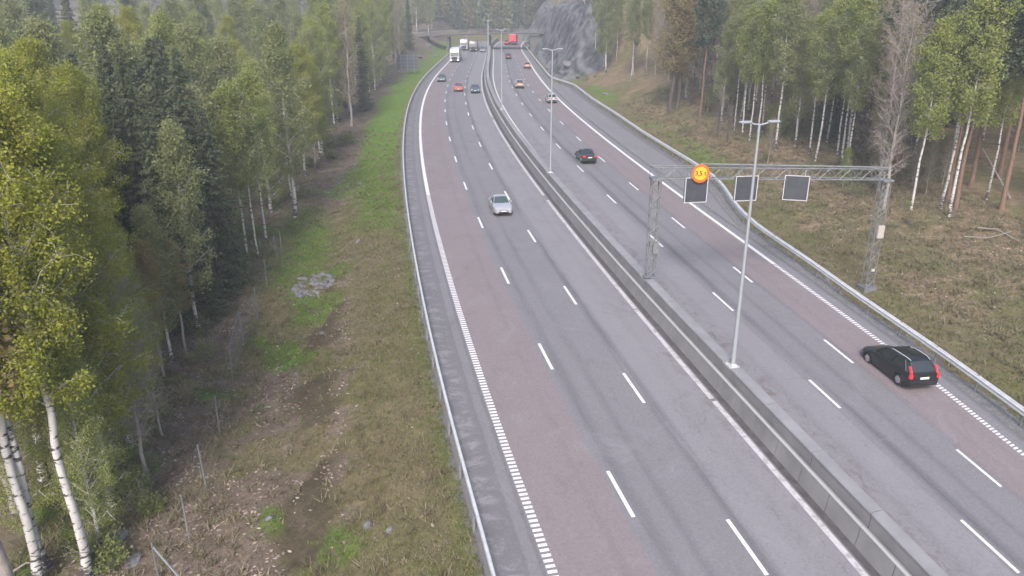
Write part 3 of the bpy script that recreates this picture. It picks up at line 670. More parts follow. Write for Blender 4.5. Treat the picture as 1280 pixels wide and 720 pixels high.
for x in np.arange(-45, 26, 2.0):
    for a in (-3.3, 7.3): b.box((x, BY+a, bridge_z(x)+1.45), (0.07, 0.07, 1.1))
b.build('railing', M['dull_steel'], br, 0)
pl = float(left_x(BY))
for px_ in (pl-1.3, float(np.interp(BY, _cl[:, 1], _cl[:, 0]))):
    b = MB()
    for yy in ((-1.2, 2, 5.2) if px_ < -10 else (2.0,)): b.tube([(px_, BY+yy, bz-0.4), (px_, BY+yy, bridge_z(px_)+0.05)], 0.42, 12)
    b.build('pier', M['far_concrete'], br)
b = MB(); b.box((pl-13, BY+2, bz+2.6), (9, 8.2, 4.0)); b.build('abutment', M['far_concrete'], br, 0)
b = MB(); b.box((float(right_x(BY))+4.6, BY+2, bz+1.6), (7.0, 8.2, 5.9)); b.build('abutment', M['far_concrete'], br, 0)

# ------------------------------------------------------------------ wildlife fence along the forest edge
FP = [(200, 728, 1.9), (238, 680, 2.3), (259, 612, 2.4), (275, 545, 2.4), (291, 475, 2.2), (306, 432, 2.4), (322, 400, 2.4), (334, 360, 2.3), (348, 333, 2.7), (353, 328, 2.6)]
wf = empty('wildlife_fence', (0, 0, 0)); tag(wf, 'old wire game fence on thin leaning steel posts along the forest edge', 'fence')
pts = [spot(a, b_) for a, b_, _ in FP]; rng = random.Random(9); tops = []
for (x, y, z), (_, _, h) in zip(pts, FP):
    b = MB(); dx, dy = rng.uniform(-.12, .12), rng.uniform(-.15, .15); tops.append((x+dx, y+dy, z+h))
    b.tube([(x, y, z-0.3), (x+dx, y+dy, z+h)], 0.038, 6); b.build('post', M['galv'], wf)
x, y, z = pts[0]; b = MB(); b.tube([(x, y, z+1.7), (x+1.75, y-0.75, z-0.1)], 0.045, 6); b.build('brace', M['galv'], wf)
x, y, z = pts[4]; b = MB(); b.tube([(x, y, z+2.0), tops[5]], 0.02, 5); b.build('brace', M['galv'], wf)
b = MB()
for i in range(4, 6):
    for k in range(8):
        f = (k+1)/9; p = Vector(pts[i]).lerp(Vector(tops[i]), f); q = Vector(pts[i+1]).lerp(Vector(tops[i+1]), f); b.tube([p, p.lerp(q, .5)-Vector((0, 0, .06)), q], 0.006, 3)
    for k in range(12):
        p = Vector(pts[i]).lerp(Vector(pts[i+1]), k/12); q = Vector(tops[i]).lerp(Vector(tops[i+1]), k/12); b.tube([p, q], 0.005, 3)
for i in (0, 1, 2, 3, 6, 7):
    for k in (0.25, 0.6, 0.97):
        p = Vector(pts[i]).lerp(Vector(tops[i]), k); q = Vector(pts[i+1]).lerp(Vector(tops[i+1]), k); b.tube([p, p.lerp(q, .5)-Vector((0, 0, .12)), q], 0.005, 3)
b.build('wire_mesh', M['galv'], wf, 0)
# ------------------------------------------------------------------ vehicles
def arr(x): return np.array(x, float)
def paint_mat(name, col, rough=0.3, metal=0.3): return mat(name, tuple(c*0.85 for c in col), rough, metal, coat=0.5)
def car(label, s, off, direction, paint, kind='hatch', L=4.3, Wd=1.78, H=1.47, tail=None, head=None, group=None, yaw=0.0, rails=False, detail=True, cat='car', tall_tail=False, dark_bumper=False):
    """A passenger car at a station of the road. x forward, z up. kind: saloon, hatch, estate, suv."""
    a = heading(s, off)+(0 if direction > 0 else math.pi)+yaw
    p = road3(s, off, 0.006); r = empty('parked_car' if False else {'saloon': 'saloon_car', 'hatch': 'hatchback_car', 'estate': 'estate_car', 'suv': 'sport_utility_car'}[kind], tuple(p), a)
    tag(r, label, cat, group)
    hl, hw = L/2, Wd/2
    wr = 0.315 if kind != 'suv' else 0.36
    xw = (hl-0.86, -hl+0.82)                                 # axles
    hood, belt = 0.90*(H/1.45)**.5, 0.93*(H/1.45)**.6
    xf = hl-1.22                                             # windscreen foot
    nose = 0.66*(H/1.45)
    if kind == 'saloon': xr, xr2, tailz = -hl+0.80, -hl+1.55, belt+0.03
    elif kind == 'hatch': xr, xr2, tailz = -hl+0.18, -hl+0.72, belt+0.02
    else: xr, xr2, tailz = -hl+0.12, -hl+0.55, belt+0.03
    xf2 = xf-0.82                                            # windscreen head
    zb = 0.20
    # lower body: rings from tail to nose, raised over the wheels
    xs = sorted(set([round(v, 3) for v in list(np.arange(-hl+0.02, hl, 0.085))+[hl-0.02, hl, -hl]]))
    rings = []
    for x in xs:
        u = x/hl
        f = sm(hl-0.55, hl, x); t = sm(-hl+0.45, -hl, x)
        w = hw*(1-0.20*float(f)**1.6-0.10*float(t)**1.6)
        if x > xf-0.1: top = hood+(nose-hood)*float(sm(xf, hl+0.12, x))**1.35-0.10*float(sm(hl-0.22, hl, x))
        elif kind == 'saloon' and x < xr+0.05: top = tailz-0.02-0.10*float(sm(xr-0.5, -hl-0.1, x))
        else: top = belt+(tailz-belt)*float(sm(0, -hl, x))-(0.0 if x > -hl+.1 else 0.03)
        bot = zb+0.06*float(sm(hl-0.5, hl, x))+0.08*float(sm(-hl+0.5, -hl, x)); side = bot
        for xa in xw:
            q = (wr+0.075)**2-(x-xa)**2
            if q > 0: side = max(side, wr+math.sqrt(q))
        zm = max(0.56*top+0.05, side+0.02)
        side = min(side, top-0.12); zm = min(zm, top-0.10)
        half = [(0, top+0.025), (w*0.55, top+0.02), (w*0.84, top-0.005), (w*0.945, top-0.05), (w*0.985, (top+zm)/2), (w, zm), (w*0.985, (zm+side)/2), (w*0.955, side), (w*0.70, side), (w*0.62, bot), (0, bot)]
        rings.append([(x, y, z) for y, z in half]+[(x, -y, z) for y, z in reversed(half[1:-1])])
    b = MB(); b.loft(rings, True, True)
    # greenhouse pillars and roof belong to the body shell
    wb, wt = hw*0.90, hw*0.70
    zt = H-0.075
    base = [(xf, wb*0.93), (xf-0.42, wb), ((xf+xr)/2, wb*1.0), (xr+0.35, wb*0.985), (xr, wb*0.88)]
    roof = [(xf2, wt*0.95), (xf2-0.35, wt*1.02), ((xf2+xr2)/2, wt*1.03), (xr2+0.3, wt*1.0), (xr2, wt*0.93)]
    tb = [hood+0.0, belt, belt+0.005, tailz, tailz]
    Bp = [Vector((x, y, z-0.02)) for (x, y), z in zip(base, tb)]; Rp = [Vector((x, y, zt-(0.03 if i == 4 else 0))) for i, (x, y) in enumerate(roof)]
    mir = lambda v: Vector((v.x, -v.y, v.z))
    for f_ in (lambda v: v, mir):
        for i, rad in ((0, 0.035), (2, 0.03), (4, 0.05 if kind != 'saloon' else 0.045)):
            b.tube([f_(Bp[i]), f_(Bp[i].lerp(Rp[i], .5)+Vector((0, 0.012, 0.01))), f_(Rp[i])], rad, 6)
        if kind in ('estate', 'suv'): b.tube([f_(Bp[3]), f_(Rp[3])], 0.035, 6)
        b.tube([f_(q) for q in Rp], 0.035, 6)
    nx, ny = 10, 9; rg = []
    for i in range(nx):
        t = i/(nx-1); x = xf2+0.02+(xr2-xf2-0.04)*t; w = float(np.interp(t, [0, .3, .6, .85, 1], [q[1] for q in roof]))
        e = 1-(2*t-1)**4
        rg.append([(x, w*(2*j/(ny-1)-1), zt-0.02+0.075*e*(1-(2*j/(ny-1)-1)**2*0.75)+0.02-(0.03*max(0, t-.8)*5)) for j in range(ny)])
    b.loft(rg, False, False)
    body = b.build('body', paint, r, 40)
    def pane(name, quad, m, push=0.0):
        A, B_, C_, D_ = [Vector(q) for q in quad]; rg = []
        n = (B_-A).cross(D_-A).normalized()
        for i in range(5):
            l, q = A.lerp(D_, i/4), B_.lerp(C_, i/4); rg.append([l.lerp(q, j/4)+n*push*math.sin(math.pi*j/4)*0.03 for j in range(5)])
        mb = MB(); mb.loft(rg, False, False); return mb.build(name, m, r, 40)
    def q_(i, f_=lambda v: v, e=0.0): return f_(Bp[i]), f_(Rp[i])
    pane('windscreen', (mir(Bp[0]), Bp[0], Rp[0], mir(Rp[0])), M['screen_glass'], 1.0)
    pane('rear_window', (Bp[4], mir(Bp[4]), mir(Rp[4]), Rp[4]), M['glass'], 1.0)
    for f_ in (lambda v: v, mir):
        mb = MB(); n = 5; mb.loft([[f_(Bp[i].lerp(Rp[i], t)) for i in range(n)] for t in (0, .5, 1)], False, False); mb.build('side_window', M['glass'], r, 40)
    if not detail and False: return r
    # wheels
    for xa in xw:
        for sd in (1, -1):
            wh = empty('wheel', (xa, sd*(hw-0.115), wr)); wh.parent = r
            mb = MB(); mb.tube([(0, -0.10, 0), (0, -0.085, 0), (0, 0.085, 0), (0, 0.10, 0)], [wr-0.03, wr, wr, wr-0.03], 20); mb.build('tyre', M['tyre'], wh)
            mb = MB(); mb.disc((0, sd*0.098, 0), (0, 1, 0), wr*0.62, 0.02, 20)
            for k in range(5):
                t = k*2*math.pi/5; mb.box((math.cos(t)*wr*.34, sd*0.112, math.sin(t)*wr*.34), (wr*.62, 0.014, 0.07), ry=-t)
            mb.build('rim', M['rim'], wh, 0)
    for x0, x1 in ((xf-0.98, xf-0.02), (max(xf-1.92, xw[1]+wr+0.10), xf-1.0)):   # doors stand a few millimetres proud of the shell
        sel = [q for q in rings if x0 <= q[0][0] <= x1]
        if len(sel) < 3: continue
        for sd in (1, -1):
            mb = MB(); mb.loft([[(x, sd*(abs(y)+0.006), z) for x, y, z in q[3:7]] for q in sel], False, False); mb.build('door', paint, r, 40)
    # lights, grille, plates, mirrors
    for sd in (1, -1):
        mb = MB(); y0, y1 = sd*hw*0.50, sd*hw*0.80
        mb.loft([[(hl+0.012-abs(y)*0.0-0.16*(abs(y)/hw)**3, y, nose*0.80+z) for z in (-0.075, 0.07)]+[(hl-0.12-0.22*(abs(y)/hw)**3, y, nose*0.80+z) for z in (0.10, -0.075)] for y in (y0, (y0+y1)/2, y1)], True, True)
        mb.build('headlight', M['lamp_on'] if head else M['lamp_off'], r)
        mb = MB()
        if tall_tail: mb.box((-hl+0.20, sd*hw*0.80, 1.12), (0.11, 0.08, 0.46), ry=0.55); mb.box((-hl+0.05, sd*hw*0.84, 0.83), (0.14, 0.15, 0.22))
        else: mb.bbox((-hl+0.06, sd*hw*0.74, tailz*0.86), (0.16, hw*0.42, 0.17), 0.03)
        mb.build('tail_light', {None: M['tail_off'], 'on': M['tail_on'], 'brake': M['brake_on']}[tail], r, 0)
        mb = MB(); mb.bbox((xf-0.42, sd*(hw+0.05), belt+0.06), (0.12, 0.20, 0.13), 0.03); mb.build('door_mirror', paint if sd else paint, r)
        mb = MB()
        for xx in (0.35, -0.55): mb.box((xx*0.9, sd*(hw*0.988), belt-0.13), (0.17, 0.02, 0.025))
        mb.build('door_handle', M['black_trim'], r, 0)
    mb = MB(); mb.bbox((hl-0.02, 0, nose*0.74), (0.06, hw*0.78, 0.10), 0.02); mb.bbox((hl-0.03, 0, 0.32), (0.08, hw*1.1, 0.12), 0.02); mb.build('grille', M['black_trim'], r, 0)
    mb = MB(); mb.box((hl+0.02, 0, 0.44), (0.02, 0.50, 0.11)); mb.build('number_plate', M['plate'], r, 0)
    mb = MB(); mb.box((-hl-0.012, 0, 0.72 if kind != 'saloon' else 0.70), (0.02, 0.50, 0.11)); mb.build('number_plate', M['plate'], r, 0)
    mb = MB(); mb.bbox((-hl+0.02, 0, 0.42), (0.14, hw*1.72, 0.22), 0.04); mb.build('rear_bumper', M['black_trim'] if dark_bumper else paint, r, 0)
    if rails:
        for f_ in (lambda v: v, mir):
            mb = MB(); mb.tube([f_(Vector(q)+Vector((0, -0.05, 0.06+e))) for q, e in ((Rp[0]-Vector((.25, 0, 0)), 0), (Rp[1]-Vector((.2, 0, 0)), .05), (Rp[2], .055), (Rp[3], .05), (Rp[4], 0.02))], 0.022, 6); mb.build('roof_rail', M['pale_galv'], r)
    return r
P_ = lambda n, c, **k: paint_mat(n, c, **k)
car('silver saloon car alone in the middle oncoming lane', 66.0, -6.05, -1, P_('silver_paint', (0.52, 0.53, 0.58), metal=0.35), 'saloon', 4.4, 1.76, 1.45, head=None, yaw=0.0)
car('black estate car with roof rails and tall lit tail lights, straddling the edge line', 33.2, 10.05, 1, P_('black_paint', (0.018, 0.019, 0.022)), 'estate', 4.4, 1.84, 1.56, tail='on', rails=True, tall_tail=True)
car('dark grey saloon car in the middle outbound lane with red tail lights', 84.2, 6.15, 1, P_('graphite_paint', (0.035, 0.04, 0.045)), 'saloon', 4.4, 1.8, 1.44, tail='on')
car('pale silver hatchback in the outside lane near the lay-by, seen behind the lamp post', 130.5, 9.75, 1, P_('pale_silver_paint', (0.55, 0.58, 0.60)), 'hatch', 4.1, 1.75, 1.5, dark_bumper=True)
car('beige car with a pale roof in the middle outbound lane', 152.3, 6.0, 1, P_('beige_paint', (0.50, 0.42, 0.38), metal=0.1), 'suv', 4.4, 1.84, 1.68, dark_bumper=True)
car('pale peach coloured car in the outside outbound lane short of the rock face', 200.5, 10.05, 1, P_('peach_paint', (0.62, 0.42, 0.33), metal=0.0), 'hatch', 4.2, 1.8, 1.55, dark_bumper=True)
car('small dark car in the middle outbound lane, furthest but for the red ones', 239.5, 5.8, 1, P_('dark_paint', (0.05, 0.045, 0.05)), 'hatch', 4.3, 1.8, 1.55, tail='on')
car('blue-grey car in the oncoming outside lane by the grass verge', 167.0, -9.9, -1, P_('bluegrey_paint', (0.14, 0.17, 0.21)), 'saloon', 4.5, 1.8, 1.46, head='on')
car('orange-red hatchback in the middle oncoming lane beside the navy car', 148.2, -5.9, -1, P_('orange_paint', (0.55, 0.13, 0.07), metal=0.0), 'hatch', 4.1, 1.76, 1.5, head=None)
car('navy blue car with headlights on in the oncoming lane next to the barrier', 145.2, -2.75, -1, P_('navy_paint', (0.09, 0.12, 0.17)), 'hatch', 4.3, 1.8, 1.5, head='on')
car('faint lilac car with bright headlights far off next to the barrier', 276.0, -2.5, -1, P_('lilac_paint', (0.36, 0.34, 0.42)), 'suv', 4.5, 1.85, 1.7, head='on')
car('small red-lit car passing under the bridge on the outbound side, left of the red lorry', 313.0, 5.6, 1, P_('dull_red_paint', (0.25, 0.04, 0.05)), 'suv', 4.4, 1.84, 1.7, tail='brake')

def truck(label, s, off, direction, cab, box, box_len, Hc=3.6, name='lorry', head=False, tail=False, cat='lorry', box_h=3.9, face='white'):
    a = heading(s, off)+(0 if direction > 0 else math.pi); p = road3(s, off, 0.006); r = empty(name, tuple(p), a); tag(r, label, cat)
    w = 1.25; b = MB()
    prof = [(0.0, 0.45), (0.02, 1.1), (-0.03, 1.75), (-0.28, 2.75), (-0.75, Hc), (-2.1, Hc+0.1), (-2.15, 0.8), (-1.9, 0.45)]
    b.loft([[(x, y*(1 if abs(y) < 1.1 else 1), z-(0.05 if abs(y) > 1.2 else 0)) for x, z in prof] for y in (-w, -w*.92, w*.92, w)], True, True); b.build('cab', cab, r, 30)
    b = MB(); b.loft([[(0.015, y, 1.70), (-0.232, y, 2.74)] for y in (-w*.9, 0, w*.9)], False, False); b.loft([[(0.018, y, 1.75), (-0.215, y, 2.65)] for y in (-w*.88, 0, w*.88)], False, False); b.build('windscreen', M['glass'], r, 0)
    for sd in (1, -1):
        b = MB(); b.box((-0.85, sd*(w+0.008), 2.1), (0.85, 0.02, 0.7)); b.build('side_window', M['glass'], r, 0)
        b = MB(); b.bbox((0.02, sd*w*.78, 0.72), (0.1, 0.45, 0.26), 0.03); b.build('headlight', M['lamp_on'] if head else M['lamp_off'], r, 0)
        b = MB(); b.bbox((-0.15, sd*(w+0.22), 2.35), (0.14, 0.22, 0.75), 0.03); b.build('door_mirror', M['black_trim'], r, 0)
    b = MB(); b.bbox((0.03, 0, 1.15), (0.06, 1.7, 0.78), 0.03); b.bbox((0.03, 0, 0.55), (0.06, 1.4, 0.25), 0.03); b.build('grille', M['black_trim'], r, 0)
    if box_len:
        b = MB(); b.bbox((-2.45-box_len/2, 0, (box_h+0.95)/2), (box_len, 2.55, box_h-0.95), 0.04); b.build('cargo_box', box, r, 0)
        b = MB(); b.box((-2.0-box_len/2, 0, 0.82), (box_len+1.2, 0.9, 0.22)); b.build('chassis', M['black_trim'], r, 0)
        b = MB()
        for sd in (1, -1): b.bbox((-2.45-box_len-0.02, sd*0.9, 1.0), (0.08, 0.5, 0.22), 0.03)
        b.build('tail_light', M['brake_on'] if tail else M['tail_off'], r, 0)
    axles = [-1.1]+([-box_len-0.2, -box_len-1.5] if box_len else [-3.2])+([-3.9] if box_len > 9 else [])
    for xa in axles:
        for sd in (1, -1):
            wh = empty('wheel', (xa, sd*(w-0.16), 0.5)); wh.parent = r
            b = MB(); b.tube([(0, -.15, 0), (0, -.12, 0), (0, .12, 0), (0, .15, 0)], [.45, .5, .5, .45], 18); b.build('tyre', M['tyre'], wh)
            b = MB(); b.disc((0, sd*.15, 0), (0, 1, 0), 0.27, 0.03, 16); b.build('rim', M['rim'], wh)
    return r
white = P_('white_lorry_paint', (0.55, 0.56, 0.58), metal=0.0)
truck('white lorry with long white trailer in the oncoming outside lane', 224.0, -10.0, -1, white, mat('white_box', (0.5, 0.51, 0.55), 0.5), 13.0, head=True)
truck('white and blue lorry half hidden behind the nearer white lorry', 284.0, -9.6, -1, P_('blue_lorry_paint', (0.42, 0.45, 0.60), metal=0.0), mat('blue_box', (0.7, 0.72, 0.8), 0.5), 8.0, head=False)
truck('dull brown lorry in the middle oncoming lane below the bridge', 276.5, -5.9, -1, P_('brown_lorry_paint', (0.06, 0.052, 0.048), metal=0.0), mat('brown_box', (0.07, 0.06, 0.055), 0.7), 8.0, box_h=3.4)
def red_truck():
    r = truck('red lorry with a white roof and glowing red rear under the bridge', 317.5, 8.3, 1, P_('red_lorry_paint', (0.5, 0.05, 0.06), metal=0.0), mat('red_box', (0.55, 0.06, 0.07), 0.5), 7.0, tail=True, box_h=3.3)
    b = MB(); b.bbox((-6.0, 0, 3.42), (7.0, 2.5, 0.22), 0.03); b.build('roof', mat('white_roof', (0.6, 0.6, 0.6), 0.5), r, 0)
red_truck()
# ------------------------------------------------------------------ trees
def unit(v): return v/(np.linalg.norm(v, axis=-1, keepdims=True)+1e-9)
def leaf_quads(C, size, rs, droop=0.0, stretch=1.5, axis=None):
    """A little diamond-shaped face at every centre C."""
    n = len(C); u = unit(rs.normal(size=(n, 3))) if axis is None else unit(axis+0.35*rs.normal(size=(n, 3)))
    u[:, 2] -= droop; u = unit(u); w = unit(np.cross(u, rs.normal(size=(n, 3))))
    s = size*rs.uniform(0.6, 1.35, n)[:, None]
    V = np.stack([C-u*s*stretch/2, C+w*s/2, C+u*s*stretch/2, C-w*s/2], 1).reshape(-1, 3)
    return V, np.arange(4*n).reshape(n, 4)
def tubes_np(P0, P1, r0, r1, k=3):
    """Many thin tapered twigs at once."""
    n = len(P0); t = unit(P1-P0); a = unit(np.cross(t, np.array([0.31, 0.17, 0.93]))); b = np.cross(t, a)
    ang = np.arange(k)*2*np.pi/k; c, s = np.cos(ang), np.sin(ang)
    ring = a[:, None]*c[None, :, None]+b[:, None]*s[None, :, None]
    V = np.concatenate([P0[:, None]+ring*np.asarray(r0).reshape(-1, 1, 1), P1[:, None]+ring*np.asarray(r1).reshape(-1, 1, 1)], 1)
    i = np.arange(k); q = np.stack([i, (i+1) % k, (i+1) % k+k, i+k], 1)
    return V.reshape(-1, 3), (np.arange(n)[:, None, None]*2*k+q[None]).reshape(-1, 4)
class Tree:
    """Skeleton of a tree: trunk, limbs, twigs, and the points where leaves sit."""
    def __init__(s, seed, H, r0, crown0, R, nb, shape, up=(50, 20), wob=0.012, lean=0.0, subs=5, droop=0.0, forks=0):
        rs = s.rs = np.random.RandomState(seed); s.H = H
        n = 14; t = np.linspace(0, 1, n); w = np.cumsum(rs.normal(size=(n, 2))*wob*H/3, 0); w -= w[0]
        s.T = np.stack([w[:, 0]+lean*t*H, w[:, 1], t*H], 1); s.r = r0*(1-t)**0.85+0.012; s.r[0] *= 1.25
        at = lambda f: np.array([np.interp(f, t, s.T[:, j]) for j in range(3)])
        s.limbs = []; tw0, tw1, r_0, r_1 = [], [], [], []; tips = []
        ga = rs.uniform(0, 6.28)
        for i in range(nb):
            f = crown0+(0.97-crown0)*((i+rs.uniform(0, 1))/nb)**0.9; g = (f-crown0)/(1-crown0)
            ga += 2.4+rs.uniform(-.5, .5); l = R*shape(g)*rs.uniform(0.65, 1.15)
            el = R_(up[0]+(up[1]-up[0])*g+rs.uniform(-10, 10)); d = np.array([math.cos(ga)*math.cos(el), math.sin(ga)*math.cos(el), math.sin(el)])
            p = at(f); pts = [p]; m = 5
            for k in range(m):
                d2 = d+np.array([0, 0, -droop*(k/m)])+rs.normal(size=3)*0.09; p = p+d2/np.linalg.norm(d2)*l/m; pts.append(p)
            pts = np.array(pts); rb = max(0.008, float(np.interp(f, t, s.r))*0.42*min(1, l/R+.2))
            s.limbs.append((pts, rb))
            for k in range(subs):
                q = rs.uniform(0.3, 1.0); a0 = np.array([np.interp(q, np.linspace(0, 1, m+1), pts[:, j]) for j in range(3)])
                e = unit(d*0.7+rs.normal(size=3)*0.65+np.array([0, 0, 0.15-droop])); ln = l*rs.uniform(0.22, 0.45)*(1.15-q*0.5)
                a1 = a0+e*ln*0.55; a2 = a1+unit(e+rs.normal(size=3)*0.3+np.array([0, 0, -droop*1.2]))*ln*0.45
                tw0 += [a0, a1]; tw1 += [a1, a2]; r_0 += [rb*0.4, rb*0.25]; r_1 += [rb*0.25, 0.003]; tips += [(a0, a1), (a1, a2), (a1, a2)]
            tips += [(pts[-2], pts[-1]), (pts[-3], pts[-2])]
        s.tw = (np.array(tw0), np.array(tw1), np.array(r_0), np.array(r_1)); s.tips = np.array(tips)
    def leaves(s, n, spread, droop=0.0):
        rs = s.rs; i = rs.randint(0, len(s.tips), n); f = rs.uniform(0, 1, n)[:, None]
        C = s.tips[i, 0]*(1-f)+s.tips[i, 1]*f+rs.normal(size=(n, 3))*spread; C[:, 2] -= np.abs(rs.normal(size=n))*droop
        return C
    def trunk_mesh(s, m, parent, twigs=True, limb=True, tmin=0.0):
        b = MB(); b.tube(s.T, s.r, 9)
        if limb:
            for pts, rb in s.limbs: b.tube(pts, np.linspace(rb, 0.006, len(pts)), 4, 0, False)
        V = np.array(b.v); Q = [f for f in b.f if len(f) == 4]
        Q = np.array(Q)
        if twigs:
            v2, q2 = tubes_np(*s.tw); Q = np.concatenate([Q, q2+len(V)]); V = np.concatenate([V, v2])
        return np_mesh('trunk', V, Q, m, parent, smooth=True)
R_ = math.radians
oval = lambda g: (math.sin(math.pi*min(1, 0.16+0.84*g)))**0.8+0.12
topheavy = lambda g: 0.45+0.6*math.sin(math.pi*(0.1+0.8*g))
def birch(name, seed, H=17, crown0=0.30, R=2.6, nb=46, n=26000, ls=0.11, leaf='birch_leaf', spread=0.20, bark='birch_bark', r0=0.16, droop=0.35, lean=0.0, up=(48, 62), shape=oval, subs=6):
    r = empty(name, (0, 0, -500)); t = Tree(seed, H, r0, crown0, R, nb, shape, up, 0.010, lean, subs, droop)
    t.trunk_mesh(M[bark], r); V, Q = leaf_quads(t.leaves(n, spread, 0.25), ls, t.rs, 0.3); np_mesh('crown', V, Q, M[leaf], r); return remember(r)
def spruce(name, seed, H=19, R=2.9, leaf='spruce_needle', n_per=105, low=0.06, ls=0.105):
    rs = np.random.RandomState(seed); r = empty(name, (0, 0, -500)); b = MB()
    b.tube([(0, 0, 0), (0.03, 0, H*.5), (0, 0, H)], [0.2, 0.11, 0.012], 8)
    C, A = [], []; z = H*low; a = 0
    while z < H*0.985:
        g = z/H; l0 = R*(1-g)**0.85+0.12; m = rs.randint(5, 8)
        for k in range(m):
            a += 6.28/m+rs.uniform(-.3, .3); l = l0*rs.uniform(0.5, 1.3)*(0.6 if rs.rand() < .12 else 1); dz = -0.32*l*(1-g)+0.10*l
            d = np.array([math.cos(a), math.sin(a), 0]); sd = np.array([-d[1], d[0], 0])
            p = [np.array([0, 0, z])+d*l*f+np.array([0, 0, dz*math.sin(f*2.2)]) for f in (0, .5, 1)]
            b.tube(p, [0.03*(1-g)+.008, .015, .004], 3, 0, False)
            n = int(n_per*(0.25+l/R)); f = rs.uniform(0.12, 1.0, n)**0.8; s_ = rs.uniform(-1, 1, n)*(0.30*l)*(1.15-f)*np.minimum(1, f*3)
            base = np.stack([np.interp(f, (0, .5, 1), [q[j] for q in p]) for j in range(3)], 1)
            c = base+sd*s_[:, None]; c[:, 2] -= np.abs(s_)*0.35+rs.uniform(0, 0.16, n)
            C.append(c); A.append(d*0.8+sd*np.sign(s_)[:, None]*0.6+np.array([0, 0, -0.55]))
        z += 0.42*(1.1-0.5*g)*rs.uniform(.8, 1.2)
    np_mesh('trunk', b.v, [f for f in b.f if len(f) == 4], M['dark_bark'], r, smooth=True)
    V, Q = leaf_quads(np.concatenate(C), ls, rs, 0.1, 2.6, np.concatenate(A)); np_mesh('crown', V, Q, M[leaf], r); return remember(r)
def pine(name, seed, H=19, n=9000):
    r = empty(name, (0, 0, -500)); t = Tree(seed, H, 0.2, 0.58, 2.8, 26, topheavy, (25, 55), 0.008, 0, 6, 0.0)
    t.trunk_mesh(M['pine_bark'], r); V, Q = leaf_quads(t.leaves(n, 0.22), 0.17, t.rs, -0.1, 2.0); np_mesh('crown', V, Q, M['pine_needle'], r); return remember(r)
def bare(name, seed, H=15, bark='grey_bark', nb=70, R=2.6, leafn=0, leaf='bronze_leaf', crown0=0.15):
    r = empty(name, (0, 0, -500)); t = Tree(seed, H, 0.13, crown0, R, nb, topheavy, (40, 60), 0.012, 0, 10, -0.1)
    t.trunk_mesh(M[bark], r)
    rs = t.rs; tp = t.tips; i = rs.randint(0, len(tp), 1500); f = rs.uniform(0, 1, 1500)[:, None]; p0 = tp[i, 0]*(1-f)+tp[i, 1]*f
    p1 = p0+unit(rs.normal(size=(1500, 3))+np.array([0, 0, .6]))*rs.uniform(.3, .9, 1500)[:, None]
    v, q = tubes_np(p0, p1, np.full(1500, .011), np.full(1500, .004))
    if leafn:
        V, Q = leaf_quads(t.leaves(leafn, 0.25), 0.10, rs); Q = np.concatenate([q, Q+len(v)]); mi = np.r_[np.zeros(len(q)), np.ones(leafn)]; np_mesh('crown', np.concatenate([v, V]), Q, [M['twig'], M[leaf]], r, mi)
    else: np_mesh('crown', v, q, M['twig'], r)
    return remember(r)
def bush(name, seed, H=1.6, n=1800, leaf='shrub_leaf', ls=0.09, R=0.9):
    r = empty(name, (0, 0, -500)); rs = np.random.RandomState(seed); m = 26; a = rs.uniform(0, 6.28, m); el = rs.uniform(.6, 1.45, m)
    d = np.stack([np.cos(a)*np.cos(el), np.sin(a)*np.cos(el), np.sin(el)], 1); L = H*rs.uniform(.6, 1.0, m)[:, None]
    p0 = rs.normal(size=(m, 3))*np.array([.12, .12, 0])*R; p1 = p0+d*L*0.55; p2 = p1+unit(d+rs.normal(size=(m, 3))*.4)*L*.5
    v, q = tubes_np(np.r_[p0, p1, p1], np.r_[p1, p2, p2+rs.normal(size=(m, 3))*.3*R], np.full(3*m, .014), np.full(3*m, .006)); np_mesh('stems', v, q, M['twig'], r)
    i = rs.randint(0, m, n); f = rs.uniform(0, 1, n)[:, None]; C = p1[i]*(1-f)+p2[i]*f+rs.normal(size=(n, 3))*0.16*R
    V, Q = leaf_quads(C, ls, rs); np_mesh('foliage', V, Q, M[leaf], r); return remember(r)
# prototypes: (prototype, its height)
B1 = birch('birch_tree', 1, 18, 0.20, 2.9, 80, 66000, 0.066, 'bright_leaf', 0.17, droop=0.5, subs=7)
B2 = birch('birch_tree', 2, 18, 0.40, 2.8, 66, 54000, 0.066, 'bright_leaf', 0.16, lean=0.02, droop=0.5, subs=7)
B3 = birch('birch_tree', 3, 17, 0.42, 2.2, 46, 15000, 0.115, 'birch_leaf', 0.22, r0=0.11)
B4 = birch('birch_tree', 4, 17, 0.42, 2.2, 46, 13000, 0.115, 'pale_leaf', 0.22, r0=0.105, lean=-0.015)
B5 = birch('birch_tree', 5, 16, 0.22, 2.5, 58, 15000, 0.115, 'pale_leaf', 0.24, r0=0.14)
BR = birch('aspen_tree', 6, 15, 0.35, 2.3, 44, 16000, 0.12, 'bronze_leaf', 0.22, bark='grey_bark')
BG = birch('birch_tree', 7, 16, 0.08, 2.9, 66, 28000, 0.08, 'birch_leaf', 0.24)
OAK = birch('oak_tree', 8, 15, 0.30, 3.6, 40, 9000, 0.15, 'bronze_leaf', 0.3, bark='dark_bark', r0=0.26, droop=0.05, up=(40, 65), shape=topheavy)
S1, S2, S3 = spruce('spruce_tree', 11), spruce('spruce_tree', 12, 20, 2.4, n_per=90), spruce('spruce_tree', 13, 17, 3.2, n_per=105, ls=0.115)
PN = pine('pine_tree', 21); PN2 = pine('pine_tree', 22, 20)
D1, D2, D3 = bare('bare_tree', 31), bare('bare_tree', 32, 14, 'dark_bark', 80, 2.9, crown0=0.06), bare('bare_tree', 33, 16, 'grey_bark', 60, 2.4, 2500)
